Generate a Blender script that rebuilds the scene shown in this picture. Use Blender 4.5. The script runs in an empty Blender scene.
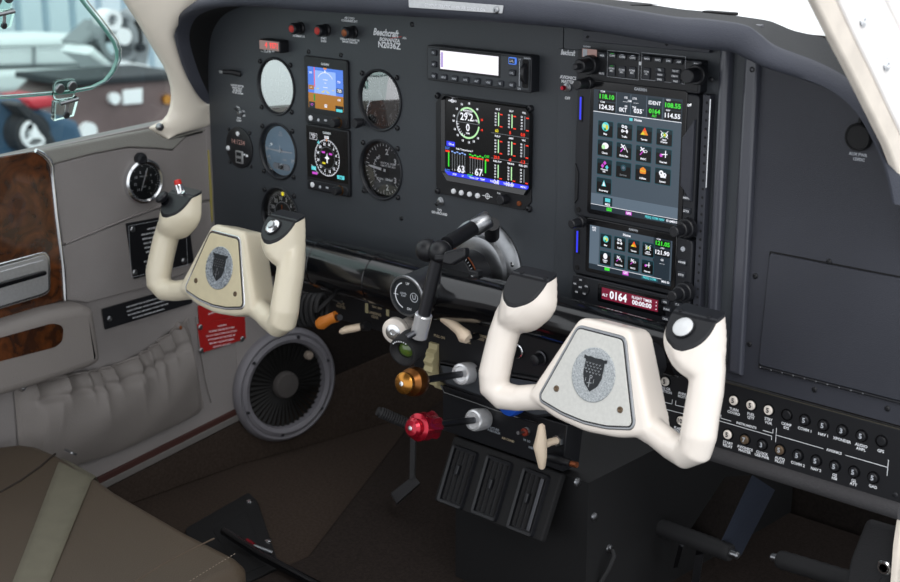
import bpy, bmesh, math, random
from mathutils import Vector, Matrix
random.seed(4)
D=bpy.data; COL=bpy.context.scene.collection; PI=math.pi
R=math.radians
# ------------------------------------------------------------------ camera (solved from the known sizes of the instruments; millimetres)
CAM=Vector((994.87,-1267.70,180.08)); YAW,PIT,FPX=R(43.3834),R(15.8905),1453.88
F0=Vector((-math.sin(YAW),math.cos(YAW),0)); CR=Vector((math.cos(YAW),math.sin(YAW),0)); CU0=Vector((0,0,1))
CF=F0*math.cos(PIT)-CU0*math.sin(PIT); CU=CU0*math.cos(PIT)+F0*math.sin(PIT)
def ray(x,y): return CR*((x-450)/FPX)-CU*((y-291)/FPX)+CF
def FR(o,ex,ey):
    ex=Vector(ex).normalized(); ey=Vector(ey); ey=(ey-ex*ey.dot(ex)).normalized(); ez=ex.cross(ey)
    M=Matrix((ex,ey,ez)).transposed().to_4x4(); M.translation=Vector(o); return M
def on(M,x,y,h=0):
    """where the photo point (x,y) falls on the plane z=h of frame M, in that frame"""
    o=M@Vector((0,0,h)); n=(M.to_3x3()@Vector((0,0,1))); d=ray(x,y)
    w=CAM+d*((o-CAM).dot(n)/d.dot(n)); l=M.inverted()@w; return (l.x,l.y)
PAN=FR((0,0,0),(1,0,0),(0,0,1))              # instrument panel, z towards the pilot
def PA(y): return FR((0,y,0),(1,0,0),(0,0,1))
WX=-690
WAL=FR((WX,0,0),(0,1,0),(0,0,1))             # left cabin wall
def W3(M,x,y,h=0):
    a,b=on(M,x,y,h); return M@Vector((a,b,h))
def pt(x,y,Y): 
    a,b=on(PAN,x,y,-Y); return Vector((a,Y,b))
# ------------------------------------------------------------------ materials
def lin(h):
    h=h.lstrip('#'); r=[int(h[i:i+2],16)/255 for i in (0,2,4)]
    return tuple((c/12.92 if c<=.04045 else ((c+.055)/1.055)**2.4) for c in r)+(1,)
MAT={}
def mat(n,hexc,rough=.5,metal=0,spec=.5,bump=0,bscale=200,coat=0,var=0,vscale=20,trans=0,ior=1.45,hex2=None,rvar=0):
    m=D.materials.new(n); m.use_nodes=True; nt=m.node_tree; b=nt.nodes['Principled BSDF']
    b.inputs['Base Color'].default_value=lin(hexc); b.inputs['Roughness'].default_value=rough; b.inputs['Metallic'].default_value=metal
    b.inputs['Specular IOR Level'].default_value=spec; b.inputs['Coat Weight'].default_value=coat; b.inputs['Coat Roughness'].default_value=.08
    b.inputs['IOR'].default_value=ior; b.inputs['Transmission Weight'].default_value=trans
    tc=nt.nodes.new('ShaderNodeTexCoord')
    if var or hex2:
        nz=nt.nodes.new('ShaderNodeTexNoise'); nz.inputs['Scale'].default_value=vscale; nz.inputs['Detail'].default_value=5
        nt.links.new(tc.outputs['Object'],nz.inputs['Vector'])
        mx=nt.nodes.new('ShaderNodeMix'); mx.data_type='RGBA'; c=lin(hexc); c2=lin(hex2) if hex2 else tuple(v*(1+var) for v in c[:3])+(1,)
        mx.inputs['A'].default_value=c if hex2 else tuple(v*(1-var) for v in c[:3])+(1,); mx.inputs['B'].default_value=c2
        rp=nt.nodes.new('ShaderNodeMapRange'); rp.inputs['From Min'].default_value=.35; rp.inputs['From Max'].default_value=.65
        nt.links.new(nz.outputs['Fac'],rp.inputs['Value']); nt.links.new(rp.outputs['Result'],mx.inputs['Factor']); nt.links.new(mx.outputs['Result'],b.inputs['Base Color'])
        if rvar:
            r2=nt.nodes.new('ShaderNodeMapRange'); r2.inputs['To Min'].default_value=rough-rvar; r2.inputs['To Max'].default_value=rough+rvar
            nt.links.new(nz.outputs['Fac'],r2.inputs['Value']); nt.links.new(r2.outputs['Result'],b.inputs['Roughness'])
    if bump:
        n2=nt.nodes.new('ShaderNodeTexNoise'); n2.inputs['Scale'].default_value=bscale; n2.inputs['Detail'].default_value=3
        nt.links.new(tc.outputs['Object'],n2.inputs['Vector']); bp=nt.nodes.new('ShaderNodeBump'); bp.inputs['Strength'].default_value=bump; bp.inputs['Distance'].default_value=.001
        nt.links.new(n2.outputs['Fac'],bp.inputs['Height']); nt.links.new(bp.outputs['Normal'],b.inputs['Normal'])
    MAT[n]=m; return m
def emit(n,hexc,s=1.0,base=None):
    m=D.materials.new(n); m.use_nodes=True; b=m.node_tree.nodes['Principled BSDF']
    b.inputs['Base Color'].default_value=lin(base or '050505'); b.inputs['Roughness'].default_value=.25
    b.inputs['Emission Color'].default_value=lin(hexc); b.inputs['Emission Strength'].default_value=s; MAT[n]=m; return m
mat('panel','3a3e43',.45,bump=.25,bscale=900,var=.08,vscale=6)
mat('panelr','35373f',.48,bump=.25,bscale=900,var=.08,vscale=6)
mat('black','15161a',.45); mat('blackg','0c0d10',.18,coat=.5); mat('matte','0d0d0f',.8); mat('bezel','1d1f24',.42)
mat('rubber','1b1b1d',.7); mat('knob','1c1d21',.4); mat('button','292c33',.5)
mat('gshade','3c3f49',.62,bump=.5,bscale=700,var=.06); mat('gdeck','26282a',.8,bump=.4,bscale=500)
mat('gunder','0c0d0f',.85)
mat('wht','e8eaee',.5); mat('wht2','b9bdc4',.5); mat('grn','37b24a',.5); mat('ylw','d9c02c',.5); mat('redp','c22a22',.45); mat('org','c4661f',.45)
mat('redk','b3172f',.25,metal=.75,coat=.5); mat('gold','b9803a',.25,metal=.9); mat('goldd','7c4f28',.3,metal=.9)
mat('chrome','e6e8ea',.18,metal=1); mat('steel','9a9c9f',.32,metal=1,var=.1,vscale=60); mat('alu','c3c4c6',.38,metal=.85,var=.05,vscale=300); mat('dsteel','55565a',.4,metal=1)
mat('ylwd','9c9250',.6); mat('collar','e2e3e5',.22,metal=.6); mat('edgel','3b382f',.6); mat('pade','39383a',.85,bump=.8,bscale=400); mat('tans','2b231e',.7); mat('tans2','524539',.6); mat('rust','7c2c1c',.5); mat('brass','6b5a48',.5,metal=.5); mat('dark','0d0d0f',.7); mat('greyp','454547',.5); mat('copper','8a4e30',.4,metal=.7)
mat('leather','898482',.62,bump=.55,bscale=600,var=.05,vscale=8); mat('leatherd','827c78',.6,bump=.5,bscale=600); mat('sill','8c8b85',.6,bump=.5,bscale=600)
mat('stitch','a39f9a',.8); mat('seamd','4c4846',.8)
mat('tan','483d31',.5,bump=.4,bscale=500,var=.05,vscale=6); mat('tanst','94877a',.8); mat('belt','676354',.7,bump=.5,bscale=1500,var=.06,vscale=40)
mat('cream','e6dcc4',.28,coat=.4,var=.02,vscale=10); mat('creamp','d8ccab',.4,var=.03,vscale=90); mat('whitey','efe6dc',.27,coat=.4); mat('pillar','efe7d8',.25,coat=.5,var=.03)
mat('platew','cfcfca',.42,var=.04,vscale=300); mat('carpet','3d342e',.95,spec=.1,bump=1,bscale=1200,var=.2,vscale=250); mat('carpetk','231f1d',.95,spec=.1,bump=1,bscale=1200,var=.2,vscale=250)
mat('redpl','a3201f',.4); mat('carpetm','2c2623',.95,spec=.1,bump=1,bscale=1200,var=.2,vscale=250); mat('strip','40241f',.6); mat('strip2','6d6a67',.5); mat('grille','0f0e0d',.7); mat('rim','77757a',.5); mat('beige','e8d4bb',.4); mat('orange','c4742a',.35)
mat('ribs','b3a983',.5); mat('bluek','1c4fb5',.4); mat('lens_refl','4c6428',.1,coat=1); mat('bluestrip','2a3140',.7,bump=.4)
mat('hwall','dbe8f0',.4,metal=.3); mat('hwhite','f2f6f8',.5); mat('hbrown','6d5c5c',.7,var=.2,vscale=2); mat('hgrey','8b9094',.5); mat('hblue','33536d',.6); mat('hred','b8323f',.5); mat('hblk','23282e',.6); mat('concrete','7b7f82',.8,var=.15,vscale=1)
mat('clear','dff5ee',.03,trans=1,ior=1.35); mat('edge','6fa79b',.1,coat=1,spec=.8)
mat('doorw','f3eeea',.4,coat=.2,var=.05,vscale=15); mat('seal','e6dccf',.6,var=.06,vscale=40); mat('padk','1f1f21',.8,bump=.6,bscale=500)
mat('sand','c4c8ca',.45,metal=.2,hex2='8d9498',vscale=700)
mat('face','1d2125',.5)
# wood
m=D.materials.new('wood'); m.use_nodes=True; nt=m.node_tree; b=nt.nodes['Principled BSDF']; b.inputs['Roughness'].default_value=.22; b.inputs['Coat Weight'].default_value=.4
tc=nt.nodes.new('ShaderNodeTexCoord'); n1=nt.nodes.new('ShaderNodeTexNoise'); n1.inputs['Scale'].default_value=22; n1.inputs['Detail'].default_value=8; n1.inputs['Distortion'].default_value=2.5
cr=nt.nodes.new('ShaderNodeValToRGB'); e=cr.color_ramp.elements; e[0].position=.32; e[0].color=lin('27140c'); e[1].position=.7; e[1].color=lin('653617'); x=e.new(.5); x.color=lin('46250f')
nt.links.new(tc.outputs['Object'],n1.inputs['Vector']); nt.links.new(n1.outputs['Fac'],cr.inputs['Fac']); nt.links.new(cr.outputs['Color'],b.inputs['Base Color']); MAT['wood']=m
# thin clear pane: see-through with a mirror sheen that depends only on the viewing angle (Fresnel)
def pane(n,ior,tint='ffffff',rough=0.02):
    m=D.materials.new(n); m.use_nodes=True; nt=m.node_tree; nt.nodes.clear()
    o=nt.nodes.new('ShaderNodeOutputMaterial'); mx=nt.nodes.new('ShaderNodeMixShader'); t=nt.nodes.new('ShaderNodeBsdfTransparent'); g=nt.nodes.new('ShaderNodeBsdfGlossy'); f=nt.nodes.new('ShaderNodeFresnel')
    f.inputs['IOR'].default_value=ior; t.inputs['Color'].default_value=lin(tint); g.inputs['Roughness'].default_value=rough
    nt.links.new(f.outputs[0],mx.inputs[0]); nt.links.new(t.outputs[0],mx.inputs[1]); nt.links.new(g.outputs[0],mx.inputs[2]); nt.links.new(mx.outputs[0],o.inputs['Surface']); MAT[n]=m
pane('glass',1.35,'e6f2ef'); pane('dial',1.9); pane('dial2',1.7); pane('dialhi',12,'ffffff',.01); pane('dialmid',4.2,'ffffff',.01)
for n,h,s in [('s_white','f4f6ff',1.0),('s_lcd','f3eef8',1.15),('s_green','44e23c',1.0),('s_dgreen','1f8f2a',.9),('s_red','ff3a22',1.0),('s_blue','3b43ff',.9),('s_sky','4c7ce0',1.0),('s_sky2','8eb1f5',1.0),('s_brown','a8701c',.95),
  ('s_cyan','5fd8e0',.9),('s_mag','d553d8',.9),('s_yel','e8d832',.9),('s_org','ef8f2c',.9),('s_grey','7f8489',.7),('s_tile','0d2b33',.8),('s_tile2','2d5a66',.8),('s_bg','46535f',.9),('s_bg2','5f6f7e',.9),('s_bg3','27343f',.8),('s_black','07080a',.3),
  ('s_maroon','7d2038',.85),('s_led','ff4540',1.1),('s_pale','b8ecb0',1.0),('s_hdr','15222e',.8),('s_skin','c9a19a',.35),('s_lav','b9a5e0',.9)]: emit(n,h,s*.85)
# ------------------------------------------------------------------ mesh builder (millimetres in, metres out)
_tx={}
def glyphs(s,shear,off):
    k=(s,shear,off)
    if k not in _tx:
        c=D.curves.new('t','FONT'); c.body=s; c.align_x='CENTER'; c.shear=shear; c.offset=off; c.resolution_u=2; c.fill_mode='FRONT'
        o=D.objects.new('t',c); me=o.to_mesh(); v=[(p.co.x,p.co.y) for p in me.vertices]; f=[tuple(p.vertices) for p in me.polygons]
        o.to_mesh_clear(); D.objects.remove(o); D.curves.remove(c)
        xs=[a for a,_ in v] or [0]; _tx[k]=(v,f,min(xs),max(xs))
    return _tx[k]
def rrect(cx,cy,w,h,r=1,n=4):
    r=min(r,w/2-.01,h/2-.01); o=[]
    for (sx,sy,a) in ((1,1,0),(-1,1,90),(-1,-1,180),(1,-1,270)):
        for i in range(n+1):
            t=R(a+90*i/n); o.append((cx+sx*(w/2-r)+r*math.cos(t),cy+sy*(h/2-r)+r*math.sin(t)))
    return o
def circ(cx,cy,rx,ry=None,n=32,a0=0,a1=360):
    ry=ry or rx; k=n if a1-a0==360 else n+1
    return [(cx+rx*math.cos(R(a0+(a1-a0)*i/n)),cy+ry*math.sin(R(a0+(a1-a0)*i/n))) for i in range(k)]
def ccw(p):
    a=sum(p[i][0]*p[(i+1)%len(p)][1]-p[(i+1)%len(p)][0]*p[i][1] for i in range(len(p)))
    return p if a>0 else p[::-1]
def inset(p,d):
    n=len(p); o=[]
    for i in range(n):
        a,b,c=Vector(p[i-1][:2]),Vector(p[i][:2]),Vector(p[(i+1)%n][:2]); e1=(b-a); e2=(c-b)
        if e1.length<1e-6: e1=e2
        if e2.length<1e-6: e2=e1
        e1.normalize(); e2.normalize(); n1=Vector((-e1.y,e1.x)); n2=Vector((-e2.y,e2.x)); m=n1+n2
        if m.length<1e-6: m=n1
        m.normalize(); k=max(.35,m.dot(n1)); q=b+m*(d/k); o.append((q.x,q.y))
    return o
def roundp(p,r,n=4):
    """round the corners of a polygon"""
    p=ccw(p); o=[]; N=len(p)
    for i in range(N):
        a,b,c=Vector(p[i-1]),Vector(p[i]),Vector(p[(i+1)%N]); u=(a-b); v=(c-b); rr=min(r,u.length*.45,v.length*.45)
        s=b+u.normalized()*rr; e=b+v.normalized()*rr
        for k in range(n+1):
            t=k/n; q=s*(1-t)**2+b*(2*t*(1-t))+e*t*t; o.append((q.x,q.y))
    return o
class MB:
    def __init__(s,M=None): s.M=M.copy() if M else Matrix(); s.v=[]; s.f=[]; s.mi=[]; s.mats=[]
    def m(s,n):
        if n not in s.mats: s.mats.append(n)
        return s.mats.index(n)
    def add(s,vs,fs,mt):
        b=len(s.v); s.v+= [s.M@Vector(q) for q in vs]; k=s.m(mt)
        for f in fs: s.f.append(tuple(b+i for i in f)); s.mi.append(k)
        return s
    def prism(s,p,z0,z1,mt,bev=0,top=None,bottom=True,seg=3):
        p=ccw([tuple(q[:2]) for q in p]); n=len(p); rings=[(p,z0)]
        if bev:
            for i in range(seg+1):
                t=PI/2*i/seg; rings.append((inset(p,bev*(1-math.cos(t))),z1-bev+bev*math.sin(t)))
        else: rings.append((p,z1))
        vs=[(x,y,z) for r,z in rings for x,y in r]; k=len(rings)
        fs=[(a*n+i,a*n+(i+1)%n,(a+1)*n+(i+1)%n,(a+1)*n+i) for a in range(k-1) for i in range(n)]
        if bottom: fs.append(tuple(range(n-1,-1,-1)))
        s.add(vs,fs,mt)
        s.add([(x,y,rings[-1][1]) for x,y in rings[-1][0]],[tuple(range(n))],top or mt); return s
    def flat(s,p,z,mt): p=ccw(p); return s.add([(x,y,z) for x,y in p],[tuple(range(len(p)))],mt)
    def rect(s,cx,cy,w,h,z,mt): return s.flat([(cx-w/2,cy-h/2),(cx+w/2,cy-h/2),(cx+w/2,cy+h/2),(cx-w/2,cy+h/2)],z,mt)
    def box(s,cx,cy,w,h,z0,z1,mt,bev=0,r=None): return s.prism(rrect(cx,cy,w,h,r if r is not None else max(bev,.3),2) if (bev or r) else [(cx-w/2,cy-h/2),(cx+w/2,cy-h/2),(cx+w/2,cy+h/2),(cx-w/2,cy+h/2)],z0,z1,mt,bev)
    def ring(s,cx,cy,r0,r1,z,mt,a0=0,a1=360,n=40,ky=1):
        k=n+1; vs=[]
        for i in range(k):
            t=R(a0+(a1-a0)*i/n); vs+=[(cx+r0*math.cos(t),cy+r0*ky*math.sin(t),z),(cx+r1*math.cos(t),cy+r1*ky*math.sin(t),z)]
        return s.add(vs,[(2*i,2*i+1,2*i+3,2*i+2) for i in range(n)],mt)
    def line(s,x0,y0,x1,y1,w,z,mt):
        d=Vector((x1-x0,y1-y0)); 
        if d.length<1e-6: return s
        d.normalize(); nx,ny=-d.y*w/2,d.x*w/2
        return s.flat([(x0-nx,y0-ny),(x1-nx,y1-ny),(x1+nx,y1+ny),(x0+nx,y0+ny)],z,mt)
    def lathe(s,prof,mt,cx=0,cy=0,cz=0,n=32,sx=1,cap=True):
        vs=[]; k=len(prof)
        for r,z in prof: vs+=[(cx+sx*r*math.cos(2*PI*i/n),cy+r*math.sin(2*PI*i/n),cz+z) for i in range(n)]
        fs=[(a*n+i,a*n+(i+1)%n,(a+1)*n+(i+1)%n,(a+1)*n+i) for a in range(k-1) for i in range(n)]
        if cap and prof[0][0]>1e-6: fs.append(tuple(range(n-1,-1,-1)))
        if cap and prof[-1][0]>1e-6: fs.append(tuple((k-1)*n+i for i in range(n)))
        return s.add(vs,fs,mt)
    def cyl(s,cx,cy,r,z0,z1,mt,bev=0,n=24): return s.prism(circ(cx,cy,r,n=n),z0,z1,mt,bev)
    def sph(s,c,r,mt,n=16,k=(1,1,1)):
        return s.lath_at(c,[(r*math.sin(PI*i/n),-r*math.cos(PI*i/n)) for i in range(n+1)],mt,k)
    def lath_at(s,c,prof,mt,k=(1,1,1),n=20):
        b=len(s.v); M=s.M; s.M=M@Matrix.Translation(Vector(c))@Matrix.Diagonal(Vector((*k,1))); s.lathe(prof,mt,n=n); s.M=M; return s
    def tube(s,path,rad,mt,n=14,caps=True,flatk=1,up=None):
        P=[Vector(p) for p in path]; N=len(P); rads=rad if isinstance(rad,(list,tuple)) else [rad]*N; vs=[]
        T=[(P[min(i+1,N-1)]-P[max(i-1,0)]).normalized() for i in range(N)]
        u=Vector(up) if up else (Vector((0,0,1)) if abs(T[0].z)<.9 else Vector((0,1,0)))
        for i in range(N):
            u=(u-T[i]*u.dot(T[i])).normalized(); w=T[i].cross(u)
            for k in range(n):
                t=2*PI*k/n; vs.append(P[i]+u*(rads[i]*math.cos(t))+w*(rads[i]*flatk*math.sin(t)))
        fs=[(a*n+i,(a+1)*n+i,(a+1)*n+(i+1)%n,a*n+(i+1)%n)[::-1] for a in range(N-1) for i in range(n)]
        if caps: fs+=[tuple(range(n)),tuple((N-1)*n+i for i in range(n-1,-1,-1))]
        return s.add(vs,fs,mt)
    def text(s,t,x,y,h,mt,z=.15,w=None,al='C',shear=0,off=.012,ls=1.35):
        off=min(.034,off+(.002 if mt.startswith('s_') else .014))
        for i,ln in enumerate(t.split('\n')):
            v,f,a,b=glyphs(ln,shear,off)
            if not v: continue
            k=h/.69; kx=k if w is None else w/max(b-a,.01); c={'C':(a+b)/2,'L':a,'R':b}[al]
            s.add([(x+(p-c)*kx,y-i*h*ls+q*k,z) for p,q in v],f,mt)
        return s
    def grid(s,fn,nu,nv,mt,close=False):
        vs=[fn(i/nu,j/nv) for j in range(nv+1) for i in range(nu+1)]; k=nu+1
        return s.add(vs,[(j*k+i,j*k+i+1,(j+1)*k+i+1,(j+1)*k+i) for j in range(nv) for i in range(nu)],mt)
    def screw(s,x,y,r=2.6,z=0,mt='bezel',h=1.3):
        s.lathe([(r,0),(r,h*.4),(r*.7,h*.9),(r*.45,h),(r*.4,h*.6),(0,h*.6)],mt,x,y,z,n=12); return s
    def build(s,name,parent=None,origin=None,sharp=38):
        me=D.meshes.new(name)
        if parent: og=ORG[parent.name]
        elif origin is not None: og=Vector(origin)
        else:
            lo=[min(v[i] for v in s.v) for i in range(3)]; hi=[max(v[i] for v in s.v) for i in range(3)]; og=Vector(((lo[0]+hi[0])/2,(lo[1]+hi[1])/2,lo[2]))
        me.from_pydata([tuple((v-og)*.001) for v in s.v],[],s.f)
        for n in s.mats: me.materials.append(MAT[n])
        for p,k in zip(me.polygons,s.mi): p.material_index=k
        me.validate(); me.shade_smooth(); me.set_sharp_from_angle(angle=R(sharp))
        o=D.objects.new(name,me); COL.objects.link(o)
        if parent: o.parent=parent
        else: o.location=og*.001
        ORG[o.name]=og; return o
ORG={}
def tag(o,label,cat,group=None):
    o['label']=label; o['category']=cat
    if group: o['group']=group
    return o
def thing(name,label,cat,org,group=None):
    o=D.objects.new(name,None); COL.objects.link(o); o.empty_display_size=.02; o.location=Vector(org)*.001; ORG[o.name]=Vector(org); return tag(o,label,cat,group)
def struct(o): o['kind']='structure'; return o
def organic(mb,voxel=.0022,smooth=6):
    """one continuous skin over overlapping pieces; returns mesh-builder style verts/faces replaced in mb (single material)"""
    me=D.meshes.new('tmp'); me.from_pydata([tuple(v*.001) for v in mb.v],[],mb.f); o=D.objects.new('tmp',me); COL.objects.link(o)
    r=o.modifiers.new('r','REMESH'); r.mode='VOXEL'; r.voxel_size=voxel
    q=o.modifiers.new('s','SMOOTH'); q.iterations=smooth; q.factor=.5
    dg=bpy.context.evaluated_depsgraph_get(); dg.update(); m2=D.meshes.new_from_object(o.evaluated_get(dg))
    out=MB(); out.mats=[mb.mats[0]]; out.v=[v.co*1000 for v in m2.vertices]; out.f=[tuple(p.vertices) for p in m2.polygons]; out.mi=[0]*len(out.f)
    D.objects.remove(o); return out
def slice_mb(mb,co,no,keep_below=True,cap=None):
    """cut a closed mesh with a plane and close the cut with a face of material cap"""
    bm=bmesh.new(); vs=[bm.verts.new(v) for v in mb.v]; bm.verts.ensure_lookup_table()
    for f,k in zip(mb.f,mb.mi):
        try: q=bm.faces.new([vs[i] for i in f]); q.material_index=k
        except ValueError: pass
    r=bmesh.ops.bisect_plane(bm,geom=bm.verts[:]+bm.edges[:]+bm.faces[:],plane_co=co,plane_no=no,clear_outer=keep_below,clear_inner=not keep_below)
    ed=[e for e in r['geom_cut'] if isinstance(e,bmesh.types.BMEdge)]
    out=MB(); out.mats=list(mb.mats)
    ck=out.m(cap) if cap else 0
    nf=bmesh.ops.contextual_create(bm,geom=ed)['faces'] if ed else []
    for f in nf: f.material_index=ck
    bm.verts.index_update(); out.v=[v.co.copy() for v in bm.verts]; out.f=[tuple(v.index for v in f.verts) for f in bm.faces]; out.mi=[f.material_index for f in bm.faces]; bm.free(); return out
def holed(outline,holes,depth,bev=0):
    """flat board with holes, front at z=0, from a filled 2D curve"""
    c=D.curves.new('h','CURVE'); c.dimensions='2D'; c.fill_mode='BOTH'; c.extrude=depth/2; c.bevel_depth=0
    for p in [outline]+holes:
        sp=c.splines.new('POLY'); sp.points.add(len(p)-1); sp.use_cyclic_u=True
        for i,q in enumerate(p): sp.points[i].co=(q[0],q[1],0,1)
    o=D.objects.new('h',c); me=o.to_mesh(); v=[(p.co.x,p.co.y,p.co.z-depth/2) for p in me.vertices]; f=[tuple(p.vertices) for p in me.polygons]; o.to_mesh_clear(); D.objects.remove(o); D.curves.remove(c); return v,f
# ------------------------------------------------------------------ camera object, world, lights
cam=D.cameras.new('camera'); co=D.objects.new('camera',cam); COL.objects.link(co); cam.sensor_width=36; cam.lens=FPX*36/900; cam.clip_start=.05; cam.clip_end=200
M=Matrix((CR,CU,-CF)).transposed().to_4x4(); M.translation=CAM*.001; co.matrix_world=M
cam.dof.use_dof=True; cam.dof.focus_distance=1.62; cam.dof.aperture_fstop=9
S=bpy.context.scene; S.camera=co
S.view_settings.view_transform='Standard'; S.view_settings.look='None'; S.view_settings.gamma=1; S.view_settings.exposure=.35; S.view_settings.use_curve_mapping=False
w=D.worlds.new('World'); S.world=w; w.use_nodes=True; nt=w.node_tree; bg=nt.nodes['Background']
tc=nt.nodes.new('ShaderNodeTexCoord'); sx=nt.nodes.new('ShaderNodeSeparateXYZ'); rp=nt.nodes.new('ShaderNodeValToRGB'); nt.links.new(tc.outputs['Generated'],sx.inputs[0])
mr=nt.nodes.new('ShaderNodeMapRange'); mr.inputs['From Min'].default_value=-1; nt.links.new(sx.outputs['Z'],mr.inputs['Value']); nt.links.new(mr.outputs['Result'],rp.inputs['Fac'])
e=rp.color_ramp.elements; e[0].position=.33; e[0].color=(.16,.16,.17,1); e[1].position=.44; e[1].color=(.93,.96,1,1)
nt.links.new(rp.outputs['Color'],bg.inputs['Color']); bg.inputs['Strength'].default_value=1.15
def sun(name,frm,to,st,ang,col):
    l=D.lights.new(name,'SUN'); l.energy=st; l.angle=R(ang); l.color=col; o=D.objects.new(name,l); COL.objects.link(o)
    d=(Vector(to)-Vector(frm)); o.rotation_euler=d.to_track_quat('-Z','Y').to_euler(); o.location=Vector(frm)*.001
sun('daylight_door',(1300,-1100,1900),(0,0,0),.9,35,(1,.97,.94))
# ================================================================== SETTING: cabin shell
mb=MB(WAL)
def wallpoly(pts,h=0,M=WAL): return [on(M,x,y,h) for x,y in pts]
# left wall: leather side below the window, forward part behind the panel
mb.prism([(-1300,-720),(60,-720),(60,-150),(-60,-152),(-96,-154),(-330,-168),(-1300,-215)],-25,0,'leather',0)
struct(mb.build('wall_left'))
KA=R(8); KICK=FR((WX,40,0),(math.sin(KA),math.cos(KA),0),(0,0,1))
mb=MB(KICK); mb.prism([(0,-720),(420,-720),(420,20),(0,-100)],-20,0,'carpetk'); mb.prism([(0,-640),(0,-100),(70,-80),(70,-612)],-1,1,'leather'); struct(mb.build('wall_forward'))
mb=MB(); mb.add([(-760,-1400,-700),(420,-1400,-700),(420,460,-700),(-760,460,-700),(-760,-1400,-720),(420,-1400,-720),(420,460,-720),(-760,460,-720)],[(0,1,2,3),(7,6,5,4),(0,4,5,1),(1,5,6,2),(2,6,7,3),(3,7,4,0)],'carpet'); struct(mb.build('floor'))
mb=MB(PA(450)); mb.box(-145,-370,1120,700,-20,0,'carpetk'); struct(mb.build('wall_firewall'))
# raised carpeted step beside the pilot footwell
mb=MB(); mb.prism([(-350,-120),(-335,-700),(330,-700),(330,440),(-640,440),(-585,300)],-699,-684,'carpetm',6); struct(mb.build('trim_1'))
# lower side carpet and sill strips on the left wall
mb=MB(WAL)
for (a,b,h,mt) in [((105,487),(245,416),5,'strip2'),((104,481),(244,411),4,'strip')]:
    p0=on(WAL,*a); p1=on(WAL,*b); dx=p1[0]-p0[0]; s=(p1[1]-p0[1])/dx; q0=(p0[0]-500,p0[1]-500*s); q1=(p1[0]+4,p1[1]+4*s)
    mb.prism([q0,q1,(q1[0],q1[1]+11),(q0[0],q0[1]+11)],0,h,mt,1.5)
p0=on(WAL,105,487); p1=on(WAL,245,416); s=(p1[1]-p0[1])/(p1[0]-p0[0])
mb.prism([(p0[0]-500,-699),(p1[0]+4,-699),(p1[0]+4,p1[1]-1),(p0[0]-500,p0[1]-500*s-1)],0,3,'carpet'); struct(mb.build('trim_2'))
mb=MB(KICK); mb.prism([(0,-699),(400,-699),(400,-560),(0,-622)],0,3,'carpet'); struct(mb.build('trim_3'))
# roof, right lower side, aft part (behind the camera's view; they shade the cabin as the real ones do)
mb=MB(); mb.add([(-640,-1500,330),(400,-1500,330),(400,-1500,345),(-640,-1500,345),(-600,-420,430),(330,-420,430),(330,-420,445),(-600,-420,445)],[(0,4,5,1),(3,2,6,7),(0,1,2,3),(4,7,6,5),(0,3,7,4),(1,5,6,2)],'leather'); struct(mb.build('ceiling'))
# window pillar in glossy cream
mb=MB()
outer=[(118,-12),(123,0),(138,22.6),(148,40),(155.5,52.7),(163,65),(167.5,75),(171.5,90),(171,104),(168,114),(162,120.8),(154,125),(147,127.7),(151,131.5),(156,135),(163,138)]
inner=[(205,-12),(200,0),(186,14),(173,32.6),(176,46),(181,64),(188,80),(197,95),(206,104),(213,103),(213,112),(213,121),(209,126),(198,129),(182,132.5),(163.5,138.2)]
LN=FR((WX,0,-156),(0,1,0),(.22,0,1))   # the window zone leans inboard above the sill
def lean(x,y,h=0):
    a,b=on(LN,x,y,h); return LN@Vector((a,b,h))
def pil(u,v):
    k=u*(len(outer)-1); i=min(int(k),len(outer)-2); t=k-i
    A=lean(*outer[i])*(1-t)+lean(*outer[i+1])*t; B=lean(*inner[i])*(1-t)+lean(*inner[i+1])*t
    # keep the far edge tucked behind the glare shield
    p=A*(1-v)+B*v; h=16*math.sin(PI*min(1,max(0,v*.93+.02)))**.6
    p.x+=h-4; return p
mb.grid(pil,33,14,'pillar'); 
mb.prism  # body
pl=mb.build('trim_4'); struct(pl)
so=pl.modifiers.new('s','SOLIDIFY'); so.thickness=.003
c=lean(160.5,127.3,9); mb=MB(FR(c,(0,1,0),(.22,0,1))); mb.lathe([(5.5,-4),(5.2,1.2),(3,2.6),(1.5,2.8),(1.2,1.6),(0,1.6)],'steel',n=16); tag(mb.build('trim_fastener'),'bright round screw in the lower tip of the cream window pillar','screw')
c=lean(192,118.5,8); mb=MB(FR(c,(0,1,0),(.22,0,1))); mb.lathe([(2.2,0),(2,1),(0,1)],'bezel',n=12); tag(mb.build('trim_plug'),'tiny dark plug in the broad lower part of the cream window pillar','plug')
# left window glass
mb=MB(); g=[lean(x,y) for x,y in [(-60,172),(0,158.5),(150,128),(178,112),(178,88),(160,50),(128,-12),(110,-60),(-60,-60)]]; g=[v+Vector((-8,0,0)) for v in g]
mb.add(g,[tuple(range(len(g)))],'glass'); struct(mb.build('window_1'))
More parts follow.
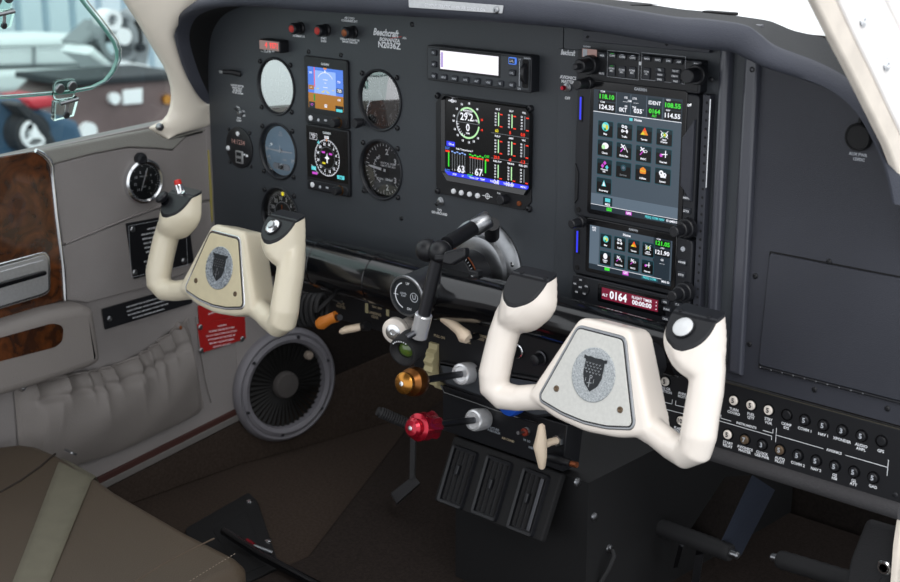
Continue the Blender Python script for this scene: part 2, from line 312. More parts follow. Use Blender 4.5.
# openable storm pane: thick clear sheet with a green glowing-looking cut edge
W2=[(-70,101),(-30,99),(0,97),(40,94),(75,90.5),(90,87.5),(103,81),(111,71),(115.5,60),(115.5,50),(112,41),(105,31),(95,18),(85,6),(76,-6),(60,-30),(30,-70),(-70,-70)]
edge=[lean(x,y)+Vector((3,0,0)) for x,y in W2]
t=thing('storm_window','clear openable storm window with rounded green-edged corner','window',edge[8])
mb=MB(); vs=edge+[v+Vector((-5,0,0)) for v in edge]; n=len(edge)
mb.add(edge,[tuple(range(n))],'glass'); mb.build('pane',t)
mb=MB(); mb.tube([e+Vector((0,0,0)) for e in edge[:16]],2.6,'edge',n=8); mb.build('edge_seal',t)
mb=MB(); mb.tube([e+Vector((2,5,1)) for e in edge[:16]],1.0,'chrome',n=6); mb.build('edge_glint',t)  # bright chrome line stands in for the highlight outside the pane edge
# hinge latches in clear acrylic
def latch(px,py,label,s=1):
    c=lean(px,py)+Vector((8,0,0)); M_=FR(c,(0,1,0),(0.22,0,1)); th=thing('window_latch',label,'latch',c)
    k=5.05*s; mb=MB(M_); 
    body=[(-3,-1),(2.3,-.6),(1.4,-4.8),(-3,-5.4)]
    mb.prism([(a*k*1.15,b*k) for a,b in body],0,9,'clear',1.5); mb.build('acrylic_tab',th)
    mb=MB(M_); mb.box(-.6*k,1.5*k,5.6*k,4.6*k,0,4,'clear',1.5,6); mb.build('hinge_plate',th)
    mb=MB(M_)
    mb.cyl(-2.1*k,1.9*k,1.15*k,4,8,'steel',1.5); mb.cyl(1*k,2.2*k,1.15*k,4,8,'steel',1.5); mb.build('screw',th)
    mb=MB(M_); mb.tube([(-2.5*k,-1.3*k,11),(2*k,-.7*k,11)],2.6,'steel'); mb.build('hinge_pin',th)
    mb=MB(M_); mb.cyl(-.6*k,-4.2*k,.8*k,9,12,'dsteel',1); mb.box(-.5*k,-2.8*k,.9*k,3*k,9,10,'alu',.3); mb.build('clip',th)
latch(62,94,'clear acrylic latch with two round screws on the storm window edge',1.15)
latch(-1,6,'clear acrylic latch hanging at the upper left corner of the window',1.0)
# ================================================================== LEFT WALL THINGS
WP=lambda x,y,h=0: on(WAL,x,y,h)
# padded sill
t=thing('window_sill_pad','grey stitched leather pad along the bottom of the side window','sill',WAL@Vector((-200,-180,0)))
mb=MB(WAL); q=[WP(-40,167),WP(0,158.5),WP(75,143),WP(148,129),WP(163,138),WP(200,130),WP(206,128),WP(184,136),WP(171,149.5),WP(150,147.5),WP(125.5,146.8),WP(90,153.5),WP(54,163),WP(48,165),WP(34,150),WP(-40,166)]
q=[WP(34,151.5),WP(75,143),WP(120,134),WP(148,129),WP(163,138),WP(200,130),WP(204,129),WP(184,136.5),WP(171,149.5),WP(150,147.5),WP(125.5,146.8),WP(90,153.5),WP(54,163),WP(48,165)]
mb.prism(q,0,6,'sill',3); mb.build('pad',t)
mb=MB(WAL)
ln=[(54,161.6),(90,152.2),(125.5,145.3),(150,146),(170,148)]
for (a,b) in zip(ln,ln[1:]):
    p,q2=Vector(WP(*a)),Vector(WP(*b)); L=(q2-p).length; k=max(2,int(L/4.2))
    for i in range(k):
        s0=p.lerp(q2,(i+.2)/k); s1=p.lerp(q2,(i+.75)/k); mb.line(s0.x,s0.y,s1.x,s1.y,.8,6.2,'stitch')
mb.build('stitching',t)
# side panel seams (soft raised welts)
t=thing('side_panel','grey leather side panel with raised seams around the air gauge','panel',WAL@Vector((-120,-300,0)))
mb=MB(WAL); mb.prism([WP(51,168),WP(54,163.5),WP(90,154),WP(125.5,147.3),WP(150,148),WP(171,150),WP(184,137),WP(205,129.5),WP(207,160),WP(209,200),WP(150,208.5),WP(105,226),WP(61,244.5)],0,4,'leather',2.5); mb.build('upper_panel',t)
mb=MB(WAL); mb.prism([WP(61.5,246),WP(105,228),WP(150,210),WP(209,201.5),WP(214,262),WP(150,286.5),WP(120,294),WP(86,303),WP(75,301),WP(64,300)],0,3,'leather',2.2); mb.build('middle_panel',t)
mb=MB(WAL)
for a,b in [((61,245),(105,227)),((105,227),(150,209.2)),((150,209.2),(160,206))]:
    p,q2=WP(*a),WP(*b); mb.line(p[0],p[1],q2[0],q2[1],1.2,4.2,'seamd')
mb.tube([(*WP(64,243),4),(*WP(105,226),4.5),(*WP(130,216),4.5),(*WP(158,206),4)],1.6,'leather',n=8); mb.build('welt',t)
mb=MB(WAL); mb.prism([WP(206.5,150),WP(208,150),WP(211,190),WP(212,220),WP(210.5,222),WP(208.5,190)],0,3,'ylwd',.5); tag(mb.build('edge_strip'),'narrow yellowed foam strip showing between grey wall and black panel','strip')
# wood door panel
t=thing('wood_door_panel','glossy burl wood side panel with chrome edge and metal plate','panel',WAL@Vector((-300,-378,0)))
mb=MB(WAL); mb.prism([WP(-40,162),WP(0,156),WP(34,150.5),WP(44,160),WP(48.5,175),WP(52.5,200),WP(57,240),WP(61,276),WP(61.5,300),WP(0,318),WP(-40,330)],0,5,'wood',2); mb.build('burl_board',t)
mb=MB(WAL); mb.tube([(*WP(x,y),6) for x,y in [(33,150),(40,153.5),(46,159),(49,166),(50,175),(51.5,190),(54,215),(57.5,242),(60.5,265),(62,285),(62.5,300)]],[3.2,3.6,4.2,4,3.2,3,3,3,3,3,3],'chrome',n=10); mb.build('chrome_trim',t)
mb=MB(WAL); pl=roundp([WP(-40,272),WP(-5,262.5),WP(42,250),WP(47,256),WP(47.5,290),WP(40,295),WP(-5,308.5),WP(-40,318)],7); mb.prism(pl,5,9,'chrome',1.5); mb.build('plate_rim',t)
mb=MB(WAL); mb.prism(inset(ccw(pl),4.5),9,10,'alu',.6); mb.build('handle_plate',t)
mb=MB(WAL); mb.prism(roundp([WP(-40,278),WP(-5,270),WP(40,258),WP(43,263),WP(41,268.5),WP(-5,281),WP(-40,290)],4),10,12,'alu',1); mb.build('handle_scoop',t)
mb=MB(WAL); mb.prism(roundp([WP(-40,290.5),WP(-5,281.5),WP(41,269),WP(41.5,273),WP(-5,286.5),WP(-40,295)],2),10,14,'blackg',1); mb.build('slot',t)
# armrest
t=thing('armrest','thick grey leather armrest with burl wood inset on the side wall','armrest',WAL@Vector((-300,-480,0)))
mb=MB(WAL); mb.prism(roundp([WP(-60,334),WP(0,317),WP(43,304),WP(70,300.5),WP(80,304),WP(84,330),WP(87.5,355),WP(80,361),WP(40,375),WP(0,387),WP(-60,404)],22,8),0,38,'leatherd',13,seg=6); mb.build('pad',t)
mb=MB(WAL); mb.prism(roundp([WP(-60,352,38),WP(0,337.8,38),WP(53,323,38),WP(63,326,38),WP(62,341,38),WP(55,347,38),WP(0,361,38),WP(-60,378,38)],8),36,39.2,'wood'); mb.build('wood_inset',t)
# air gauge (outside air temperature / clock style)
gc=WP(144.9,181.4,9); t=thing('thermometer_gauge','round chrome-rimmed gauge with a black dial on grey leather wall','gauge',WAL@Vector((gc[0],gc[1],0)))
rg=31
mb=MB(WAL); mb.lathe([(rg,0),(rg+1,4),(rg,10),(rg-3,12),(rg-5.5,10.5),(rg-5.5,6)],'chrome',*gc,n=40,cap=False); mb.build('rim',t)
mb=MB(WAL); mb.cyl(*gc,rg-5,4,6,'face',0,40)
for i in range(40):
    a=R(-60+300*i/39); r0,r1=rg-8,rg-6.5-(0 if i%5 else -.0); r0=r0-(2.5 if i%5==0 else 0); mb.line(gc[0]+r0*math.cos(a),gc[1]+r0*math.sin(a),gc[0]+r1*math.cos(a),gc[1]+r1*math.sin(a),.7,6.2,'wht')
for i in range(8):
    a=R(-50+280*i/7); mb.text(str(i*2),gc[0]+14*math.cos(a),gc[1]+14*math.sin(a)-2,3.6,'wht',6.2)
mb.text('FREE AIR',gc[0],gc[1]+6,2.2,'wht',6.2); mb.text('TEMP',gc[0],gc[1]-9,2.2,'wht',6.2); mb.build('dial',t)
mb=MB(WAL); a=R(68); mb.line(gc[0]-14*math.cos(a),gc[1]-14*math.sin(a),gc[0]+19*math.cos(a),gc[1]+19*math.sin(a),1.8,6.8,'wht'); mb.build('needle',t)
mb=MB(WAL); mb.lathe([(rg-5,9),(rg*.4,10),(.001,10.3)],'dial',*gc,n=40,cap=False); mb.build('glass',t)
g2=WP(139,158.5,4); mb=MB(WAL); mb.lathe([(8.5,0),(9,5),(7.5,9),(4.5,10),(4,9),(0,9)],'knob',g2[0],g2[1],4,n=20); mb.build('probe_nut',t)
# black placards
def placard(name,pts,M,mt,lines,label,h=1.4,screws=(),frame=False,al='C',z=4,tcol='wht',th=None):
    q=[on(M,*p,z) for p in pts]; c=(sum(a for a,_ in q)/len(q),min(b for _,b in q)); t=thing(name,label,'placard',M@Vector((c[0],c[1],z)))
    mb=MB(M); mb.prism(roundp(q,1.5),z,z+h,mt,.3); mb.build('plate',t)
    ex=(Vector(q[1])-Vector(q[0])); W=ex.length; ex.normalize(); dn=(Vector(q[3])-Vector(q[0])); H=dn.length; dn.normalize()
    base=M@FR((q[0][0],q[0][1],z+h),(ex.x,ex.y,0),(-dn.x,-dn.y,0))
    mb=MB(base)
    if frame:
        for a in (4,):
            for l in ((a,-a,W-a,-a),(a,-H+a,W-a,-H+a),(a,-a,a,-H+a),(W-a,-a,W-a,-H+a)): mb.line(*l,.5,.1,'wht2')
    n=len(lines); th=th or H*.55/n; top=H*.12
    for i,l in enumerate(lines):
        if l: mb.text(l,W/2 if al=='C' else W*.1,-top-(H*.8)*(i+.75)/n,th,tcol,.12,al=al,off=.006)
    if lines: mb.build('lettering',t)
    for (u,v) in screws:
        mb=MB(base); mb.lathe([(4.2,0),(4.2,.8),(3,2),(1.4,2.2),(1.2,1.4),(0,1.4)],'steel',W*u,-H*v,0,n=14); mb.build('screw',t)
    return t
placard('limitations_placard',[(125.4,223.5),(187,212),(193.5,262),(133.3,279)],WAL,'black',['AIR SPEED LIMITATIONS','MAXIMUM DESIGN MANEUVER SPEED','NEVER EXCEED     GEAR EXTENDED','MAX CRUISE     FLAPS EXTENDED','NORMAL CATEGORY AIRPLANE','OPERATE UTILITY CATEGORY','MAXIMUM DIVING SPEED','ALL MANEUVERS IN ACCORDANCE','WITH OPERATING HANDBOOK','NO ACROBATIC MANEUVERS'],'black square placard with white text on grey wall behind the left yoke',screws=((.1,.12),(.1,.88),(.9,.86)),frame=True,th=2.3)
placard('long_placard',[(101.5,309),(189,284),(192,303),(104.8,329.5)],WAL,'black',['THIS AIRCRAFT MUST BE OPERATED AS A NORMAL OR','UTILITY CATEGORY AIRPLANE IN COMPLIANCE WITH','THE OPERATING LIMITATIONS STATED IN THE FORM','OF PLACARDS MARKINGS AND MANUALS'],'long narrow black placard with white text above the map pocket',screws=((.07,.55),),z=3,th=2.0)
RPL=FR((WX,0,0),(.0,1,0),(0,0,1))
placard('warning_placard',[(197.5,306),(243,290),(245,314),(199,324)],RPL,'redpl',['TURBULENT AIR PENETRATION','DO NOT EXCEED','OPERATION IN ICING IS PROHIBITED',''],'upper red placard, mostly hidden behind the left yoke rim',z=2,th=2.2)
placard('warning_placard',[(196.8,324),(245.5,315),(247.2,338),(200.5,353)],RPL,'redpl',['WARNING','PROPERLY SECURE PILOT SEAT','DO NOT CHECK THE LOCK OF SEAT','BY PUSHING ON THE PANEL OR','SEAT MAY RELEASE OR BREAK','CONTROL IN FLIGHT'],'lower red warning placard with three screws beside the round floor grille',screws=((.06,.12),(.93,.78),(.08,.9)),z=2,th=2.4)
# map pocket with gathered top
t=thing('map_pocket','gathered grey leather map pocket on the side wall beneath the armrest','pocket',WAL@Vector((-180,-600,0)))
top=[(12,386),(40,380),(62.7,375),(85,371),(100,368),(120,362),(138,354),(152,344),(163,335),(175,327),(186,319.5)]
bot=[(20,480),(45,472),(72,464),(95,457),(115,450),(132,443),(150,434),(165,427),(180,420),(192,413),(203,407)]
def crv(L,u):
    k=u*(len(L)-1); i=min(int(k),len(L)-2); f=k-i; return L[i][0]*(1-f)+L[i+1][0]*f, L[i][1]*(1-f)+L[i+1][1]*f
plc=[random.random() for _ in range(40)]
def pk(u,v):
    a=WP(*crv(top,u)); b=WP(*crv(bot,u)); e=min(1,min(u,1-u)/.09); e=e*e*(3-2*e)
    bulge=(5+20*math.sin(PI*min(1,v**.8))**.8)*e
    ph=u*11*2*PI+1.6*math.sin(u*19)+v*2.4*math.sin(u*9+1)
    sharpv=lambda q: 1-2*abs(math.sin(q/2))**.6
    up_=math.exp(-(max(0,v-.05)/.16)**2)
    pleat=sharpv(ph)*7.5*up_+sharpv(ph*.5+.7)*2.6*math.exp(-((v-.3)/.22)**2)+1.8*math.sin(u*14+v*6)*math.sin(v*PI)
    band=-5*math.exp(-((v-.17)/.035)**2)*e
    ru=1.8*sharpv(ph)*math.exp(-(v/.05)**2)
    return Vector((a[0]*(1-v)+b[0]*v, a[1]*(1-v)+b[1]*v+ru, 4+bulge+(pleat+band)*e))
mb=MB(WAL); mb.grid(lambda u,v: pk(u,1-v),150,60,'leatherd'); mb.build('gathered_front',t,sharp=70)
mb=MB(WAL); mb.tube([pk(i/100,0)+Vector((0,1,0)) for i in range(101)],1.8,'leatherd',n=8); mb.build('elastic_hem',t)
mb=MB(WAL); mb.tube([(*WP(186,319),3),(*WP(190,340),4),(*WP(196,370),4),(*WP(203,407),3)],2,'leather',n=8); mb.tube([(*WP(196,316),1.5),(*WP(199,345),1.5),(*WP(205,380),1.5),(*WP(211,402),1.5)],1.6,'leather',n=8); mb.build('side_welt',t)
for (x,y) in [(22.5,387.5),(180,327)]:
    a=WP(x,y,6); mb=MB(WAL); mb.lathe([(6.5,0),(6.3,5),(3.5,9),(0,9.5)],'leatherd',a[0],a[1],0,n=20); mb.lathe([(3.8,8),(3.6,10),(2,11),(0,11.2)],'copper' if x>100 else 'steel',a[0],a[1],0,n=14); mb.build('snap',t)
# round footwell grille
fc=on(KICK,286,385,8); t=thing('footwell_grille','large round grey-rimmed black grille with a central hub by the floor','speaker',KICK@Vector((fc[0],fc[1]-90,0)))
mb=MB(KICK); mb.lathe([(92,0),(93,5),(90,12),(86,15),(82,13),(81,15),(76,17),(70,14),(68,4),(68,2)],'rim',*fc,n=64,cap=False); mb.build('rim',t)
mb=MB(KICK); mb.lathe([(68,3),(50,1),(20,2),(0,2)],'grille',*fc,n=48)
for i in range(44):
    a=2*PI*i/44; w_=.028; r0,r1=20,68; mb.add([(fc[0]+r*math.cos(b),fc[1]+r*math.sin(b),z) for r,b,z in ((r0,a,3),(r1,a,5),(r1,a+w_*2.3,8),(r0,a+w_*3,5))],[(0,1,2,3)],'grille')
mb.build('grille_blades',t)
mb=MB(KICK); mb.lathe([(22,2),(22,10),(19,14),(0,15.5)],'seamd',*fc,n=32); mb.build('hub',t)
for a in (20,75,140,200,260,320):
    mb=MB(KICK); mb.lathe([(3,0),(2.6,1.6),(0,2)],'dsteel',fc[0]+79*math.cos(R(a)),fc[1]+79*math.sin(R(a)),15.5,n=12); mb.build('screw',t)
a=on(KICK,310.5,356,12); mb=MB(KICK); mb.lathe([(7,-9),(7,2),(5.5,4),(0,4.5)],'tanst',a[0],a[1],8,n=18); mb.build('cap',t)
# ================================================================== INSTRUMENT PANEL
P=lambda x,y,h=0: on(PAN,x,y,h)
def board(name,outline,holes,mt,depth=4,z=0,M=PAN):
    v,f=holed(outline,holes,depth); mb=MB(M); mb.add([(a,b,c+z) for a,b,c in v],f,mt); return mb
C1,C2=-526.8,-324.8; ASI=(C1,-92.1); TC=(C1,-181); HSI=(C1,-270); ALT=(C2,-90.5); VSI=(C2,-179.5); CLK=(-610.1,-186.1)
t=thing('instrument_panel','dark grey metal pilot instrument panel holding the round and square instruments','panel',(-350,0,-335))
out=[(-676,-335),(-31,-335),(-31,40),(-560,40),(-640,24),(-668,-15),(-676,-60)]
mb=board('x',out,[circ(*c,36.2,n=48) for c in (ASI,TC,HSI,ALT,VSI)]+[circ(*CLK,27,n=40)],'panel'); mb.build('face',t)
mb=MB(PAN)
def tx(s,x,y,h,mt='wht',z=.15,M=None,**k):
    a,b=P(x,y); mb.text(s,a,b-h*.3,h,mt,z,**k)
tx('Beechcraft',386,34,8.2,shear=.35,off=.03,w=46); tx('BONANZA',389.5,40.6,4.2,w=36,shear=.25,off=.02); tx('A36',404.5,38.4,2.6,off=.02); tx('N2036Z',389.5,46.5,7.2,off=.04,w=40)
a,b=P(390,38.4); c,d=P(402,36.6); mb.line(a,b,c,d,.7,.15,'redp')
tx('AIR COND\nCONDENSER EXT',349.5,18.5,2.6,w=None,off=.02); tx('OBSERVE PLACARD OR\nBEFORE TAKE OFF',349.8,40,2.4,off=.02)
tx('ALTERNATOR',299,36.5,2.6,off=.03); tx('START\nENGD',323.7,38.8,2.6,off=.03); tx('VOL  ALARM  OUT',266,52,1.8,off=.03)
tx('ALERTER MASTER\nINHIBIT MUST\nBE PRESSED\nTO SET ALARM',237.3,86,2.5,off=.025)
tx('TRIM',238,107.7,2.3,off=.03); tx('ON',243.5,111.5,2.3,off=.03); tx('OFF',244,116,2.3,off=.03); tx('YAW\nDAMP',239,118.5,2.6,off=.03)
tx('T/O\nGO AROUND',439.5,210.5,3.0,off=.03); tx('GO AROUND',439.8,214.6,.01)
mb.build('lettering',t)
def screws(L,name='screw',parent=None,r=2.7,mt='bezel',M=PAN,z=0,h=1.6):
    for x,y in L:
        a,b=on(M,x,y,z); m2=MB(M); m2.screw(a,b,r,z,mt,h); m2.build(name,parent)
screws([(412,24.5),(401.5,218),(308.6,51.7),(341,55)],parent=t,r=3.2,mt='knob')
# right of the pilot board: radio stack board, rails, co-pilot board
t=thing('radio_fascia','charcoal centre panel around the radio stack with avionics switch lettering','panel',(70,0,-335))
mb=MB(PAN); mb.prism([(-30,-335),(-30,40),(203,40),(203,-335)],-5,-.6,'panel'); mb.build('face',t)
x0=P(560,46)[0]; mb=MB(PAN); mb.prism([(x0,-325),(x0,-3),(6,-3),(6,-325)],-.6,1.6,'panel',.5); mb.build('side_plate',t)
a=P(592,38)
mb=MB(PAN); mb.prism([(1,8),(165,8),(165,20),(1,20)],-.6,6,'panelr',.8); mb.screw(8,13,1.6,6,'knob'); mb.screw(112,13,1.6,6,'knob'); mb.build('upper_strip',t)
mb=MB(PAN)
def txz(s,x,y,h,mt='wht',z=1.75,**k):
    a,b=P(x,y); mb.text(s,a,b-h*.3,h,mt,z,**k)
txz('Beechcraft',569,53.5,5.6,shear=.35,off=.03,w=20.5); txz('AVIONICS\nMASTER',569,78,3.5,off=.04,w=None); txz('OFF',568.5,98.5,3.0,off=.04); mb.build('lettering',t)
t=thing('copilot_panel','plain dark panel on the copilot side with small flush screws','panel',(310,0,-335))
mb=MB(PAN); tp=[pt(x,y,-60) for x,y in ((731,52.7),(747.7,60),(770,70),(800,79),(825.5,88),(845.6,100),(860.6,115),(875.7,140),(888,168))]; mb.prism([(203,-335),(203,20)]+[(p.x,p.z+1) for p in tp]+[(405,-110),(405,-335)],-5,0,'panelr'); mb.build('face',t)
screws([(755.5,276),(749.5,344),(829,261.5),(725.7,361.5),(739,221.5),(814.5,389.5),(887.5,408.5)],parent=t,r=3,mt='black')
mb=MB(PAN); g=[(246,-187),(420,-187),(420,-311),(241,-311)]; 
for a,b in zip(g,g[1:]+g[:1]): mb.line(*a,*b,1.6,.3,'matte')
mb.build('door_gap',t)
t=thing('glove_box_door','wide flat black glove box door with a hinge line along its bottom','door',(325,0,-311))
mb=MB(PAN); mb.prism(roundp([(246.5,-188),(420,-188),(420,-309),(241.5,-309)],5),0,2.6,'panelr',.7); mb.build('door_panel',t)
mb=MB(PAN); mb.tube([(242,-311,1.6),(420,-311,1.6)],1.5,'knob',n=10)
mb.build('hinge',t)
for i in range(10):
    mb=MB(PAN); mb.lathe([(1.1,0),(.8,.5),(0,.6)],'steel',244+i*13,-311,3,n=8); mb.build('hinge_rivet',t)
ac=P(857,137.5,6); t=thing('outlet_cap','round black rubber cap of the auxiliary power outlet','cap',PAN@Vector((ac[0],ac[1],0)))
mb=MB(PAN); mb.lathe([(13.5,0),(13.5,5),(12.6,6.5),(11.5,6),(11,5.2),(0,5.2)],'rubber',*ac,n=36); mb.build('cap',t)
mb=MB(PAN); mb.tube([(ac[0],ac[1]+12,2),(ac[0]+.5,ac[1]+17,3),(ac[0]+1,ac[1]+20,1)],[2.6,2,1.8],'rubber',n=8); mb.build('tether',t)
mb=MB(PAN); tx('AUX PWR',858,155,2.9,'wht2',off=.03); tx('12VDC',859,160,2.9,'wht2',off=.03); mb.build('lettering',t)
# pair of vertical rails: rounded channel strips
def rail(name,label,pts,h,mt='knob'):
    q=[P(x,y,h) for x,y in pts]; mb=MB(PAN); mb.prism(q,0,h,mt,min(h*.9,2.5)); o=mb.build(name); tag(o,label,'rail'); return o
mat('railm','44464f',.3,spec=.8)
t=thing('vertical_rail','wide vertical black rail strip just right of the radio stack','rail',(222,0,-325))
xs=[P(720,56)[0],]
def vr(x0,x1,z0,z1,h,mt,par,nm,bev=2.4):
    mb=MB(PAN); mb.prism([(x0,z0),(x1,z0),(x1,z1),(x0,z1)],0,h,mt,bev); return mb.build(nm,par)
XA=P(729,100,5)[0]; XB=P(742.5,100,5)[0]; XC=P(757,100,5)[0]
vr(XA-13,XA,-300,40,9,'railm',t,'flange',5.5)
screws([(711.5,79.5)],parent=t,r=2.8,mt='knob',z=7)
t2=thing('vertical_rail','narrow vertical black rail strip between the radio stack and glove box','rail',(240,0,-328))
vr(XB,XC,-325,40,7,'railm',t2,'flange',4.5)
screws([(752.5,69.5)],parent=t2,r=3.4,mt='knob',z=6)
t['label']='broad vertical black rail directly beside the radio stack edge'
# ------------------------------------------------------------------ round instruments
def instrument(name,c,label,cat,glass='dial',face='face',r=36.2,sq=31.45):
    t=thing(name,label,cat,(c[0],0,c[1]-40))
    mb=MB(PAN); mb.lathe([(r+3.2,0),(r+3.2,1.6),(r+2.2,2.4),(r+1,2.2),(r-.2,.6),(r-.4,-1),(r-2.2,-5.5),(r-2.2,-7)],'bezel',*c,n=56,cap=False); mb.build('bezel',t)
    mb=MB(PAN); mb.lathe([(r-.3,-30),(r-.3,-10.2)],'matte',*c,n=40); mb.build('case',t)
    if sq:
        for a in (-1,1):
            for b in (-1,1):
                if name=='altimeter' and a<0 and b<0: continue
                mb=MB(PAN); mb.lathe([(3.4,0),(3.4,1.2),(2.6,2.6),(1.2,3),(1.1,1.6),(0,1.6)],'knob',c[0]+a*sq,c[1]+b*sq,0,n=14); mb.build('screw',t)
    return t
def glass(t,c,r,mt='dial',z=-1.2,dome=1.0):
    mb=MB(PAN); mb.lathe([(r-.6,z),(r*.7,z+dome*.5),(r*.35,z+dome*.9),(.001,z+dome)],mt,*c,n=48,cap=False); mb.build('glass',t)
def ticks(mb,c,r0,r1,a0,a1,n,w,z,mt='wht',every=None,rl=0):
    for i in range(n):
        a=R(a0+(a1-a0)*i/max(1,n-1)); rr=r0-(rl if every and i%every==0 else 0); mb.line(c[0]+rr*math.cos(a),c[1]+rr*math.sin(a),c[0]+r1*math.cos(a),c[1]+r1*math.sin(a),w,z,mt)
def needle(t,c,a,l,tail,w,z,mt='wht'):
    a=R(a); d=Vector((math.cos(a),math.sin(a))); n=Vector((-d.y,d.x)); q=Vector(c); mb=MB(PAN)
    mb.flat([tuple(q-d*tail-n*w*.6),tuple(q+d*l*.75-n*w*.5),tuple(q+d*l),tuple(q+d*l*.75+n*w*.5),tuple(q-d*tail+n*w*.6)],z,mt); mb.cyl(*c,2.2,z-1.5,z+.3,'bezel',.2,12); mb.build('needle',t)
zf=-5.2; rf=34
t=instrument('airspeed_indicator',ASI,'round airspeed indicator with green arc, left of the upper flight display','gauge')
mb=MB(PAN); mb.cyl(*ASI,rf,-9,zf,'face',0,48); mb.ring(*ASI,26,30,zf+.15,'grn',-120,20); mb.ring(*ASI,20.5,22.5,zf+.15,'wht',-110,-30); mb.ring(*ASI,26,30,zf+.15,'ylw',20,60); mb.ring(*ASI,26,30,zf+.15,'redp',60,63)
ticks(mb,ASI,30.2,33,-230,60,38,.7,zf+.15)
for i in range(11): a=R(60-27*i); mb.text(str(240-20*i),ASI[0]+16.5*math.cos(a),ASI[1]+16.5*math.sin(a)-1.7,3.6,'wht',zf+.15)
mb.text('AIRSPEED\nKNOTS',ASI[0],ASI[1]+6,2.6,'wht',zf+.15); mb.build('dial',t); needle(t,ASI,80,28,8,2,zf+1.5); glass(t,ASI,36,'dialhi',dome=.2)
t=instrument('turn_coordinator',TC,'round turn coordinator with pale blue face and white aeroplane bar','gauge')
mb=MB(PAN); mat('tcface','a9c4d8',.5); mb.cyl(*TC,rf,-9,zf,'tcface',0,48); mb.ring(*TC,29,32,zf+.15,'wht',-6,4); mb.ring(*TC,29,32,zf+.15,'wht',176,186)
for a in (-22,202): mb.line(TC[0]+26*math.cos(R(a)),TC[1]+26*math.sin(R(a)),TC[0]+32*math.cos(R(a)),TC[1]+32*math.sin(R(a)),2,zf+.15,'wht')
mb.text('L',TC[0]-23,TC[1]-14,5,'wht',zf+.15); mb.text('R',TC[0]+23,TC[1]-14,5,'wht',zf+.15); mb.text('2 MIN',TC[0]+6,TC[1]-13,2.6,'wht',zf+.15); mb.text('DC\nELEC',TC[0],TC[1]+24,2.6,'wht',zf+.15)
mb.box(TC[0],TC[1]-22,36,9,zf,zf+1.2,'wht2',1,4); mb.line(TC[0]-5,TC[1]-26,TC[0]-5,TC[1]-18,1,zf+1.4,'black'); mb.line(TC[0]+5,TC[1]-26,TC[0]+5,TC[1]-18,1,zf+1.4,'black'); mb.build('dial',t)
mb=MB(PAN); mb.flat([(TC[0]-26,TC[1]+1.4),(TC[0]-26,TC[1]-.2),(TC[0],TC[1]-1.6),(TC[0]+26,TC[1]-.2),(TC[0]+26,TC[1]+1.4)],zf+2.5,'wht'); mb.cyl(*TC,2.6,zf,zf+3,'wht',.5,14); mb.flat([(TC[0]-1,TC[1]),(TC[0]+1,TC[1]),(TC[0]+.6,TC[1]+8),(TC[0]-.6,TC[1]+8)],zf+2.5,'wht'); mb.build('aeroplane_bar',t)
mb=MB(PAN); mb.sph((TC[0]+1,TC[1]-22,zf+1.6),3.2,'black'); mb.build('slip_ball',t); glass(t,TC,36,'dial')
t=instrument('heading_indicator',HSI,'round compass dial half hidden behind the right grip of the left yoke','gauge')
mb=MB(PAN); mb.cyl(*HSI,rf,-9,zf,'face',0,48); mb.ring(*HSI,17,18,zf+.15,'wht2'); ticks(mb,HSI,28.5,32.5,0,355,72,.8,zf+.15,every=2,rl=2)
for i,s in enumerate(['N','3','6','E','12','15','S','21','24','W','30','33']): a=R(100-30*i); mb.text(s,HSI[0]+22.5*math.cos(a),HSI[1]+22.5*math.sin(a)-2.6,5.4,'wht',zf+.15,off=.02)
mb.build('dial',t); mb=MB(PAN); mb.box(HSI[0]+1,HSI[1]+29,4,5,zf,zf+1.5,'s_yel',.5); mb.build('heading_bug',t); mb=MB(PAN); mb.flat([(HSI[0]-1,HSI[1]-14),(HSI[0]+1,HSI[1]-14),(HSI[0]+1,HSI[1]+14),(HSI[0]-1,HSI[1]+14)],zf+2,'org'); mb.line(HSI[0]-9,HSI[1]+2,HSI[0]+9,HSI[1]+2,2,zf+2.2,'org'); mb.build('needle',t); glass(t,HSI,36,'dial2')
t=instrument('altimeter',ALT,'round altimeter with white numerals, right of the upper flight display','gauge')
mb=MB(PAN); mb.cyl(*ALT,rf,-9,zf,'face',0,48); ticks(mb,ALT,29.5,33,0,352.8,50,.8,zf+.15,every=5,rl=2.5)
for i in range(10): a=R(90-36*i); mb.text(str(i),ALT[0]+23.5*math.cos(a),ALT[1]+23.5*math.sin(a)-3.3,7,'wht',zf+.15,off=.02)
mb.text('ALT',ALT[0]-8,ALT[1]+9,2.8,'wht',zf+.15); mb.text('1000 FEET',ALT[0],ALT[1]-12,2.2,'wht',zf+.15); mb.box(ALT[0]+13,ALT[1],10,5.5,zf,zf+.3,'black'); mb.text('29.9',ALT[0]+13,ALT[1]-1.5,3,'wht',zf+.45); mb.build('dial',t)
needle(t,ALT,98,27,8,2.2,zf+3,'wht'); needle(t,ALT,110,17,6,4,zf+1.5,'wht'); glass(t,ALT,36,'dialmid',dome=1.2)
kx,ky=ALT[0]-31.5,ALT[1]-31; mb=MB(PAN); mb.box(kx,ky,9,9,0,2,'bezel',1,3); mb.lathe([(4,2),(4,5),(6,6),(6.6,14),(5.6,16),(0,16)],'knob',kx,ky,0,n=20); mb.build('setting_knob',t)
t=instrument('vertical_speed_indicator',VSI,'round vertical speed indicator with needle pointing left, under the altimeter','gauge')
mb=MB(PAN); mb.cyl(*VSI,rf,-9,zf,'face',0,48); ticks(mb,VSI,30,33,20,340,33,.8,zf+.15,every=5,rl=3); mb.ring(*VSI,17.5,18.5,zf+.15,'wht',110,250)
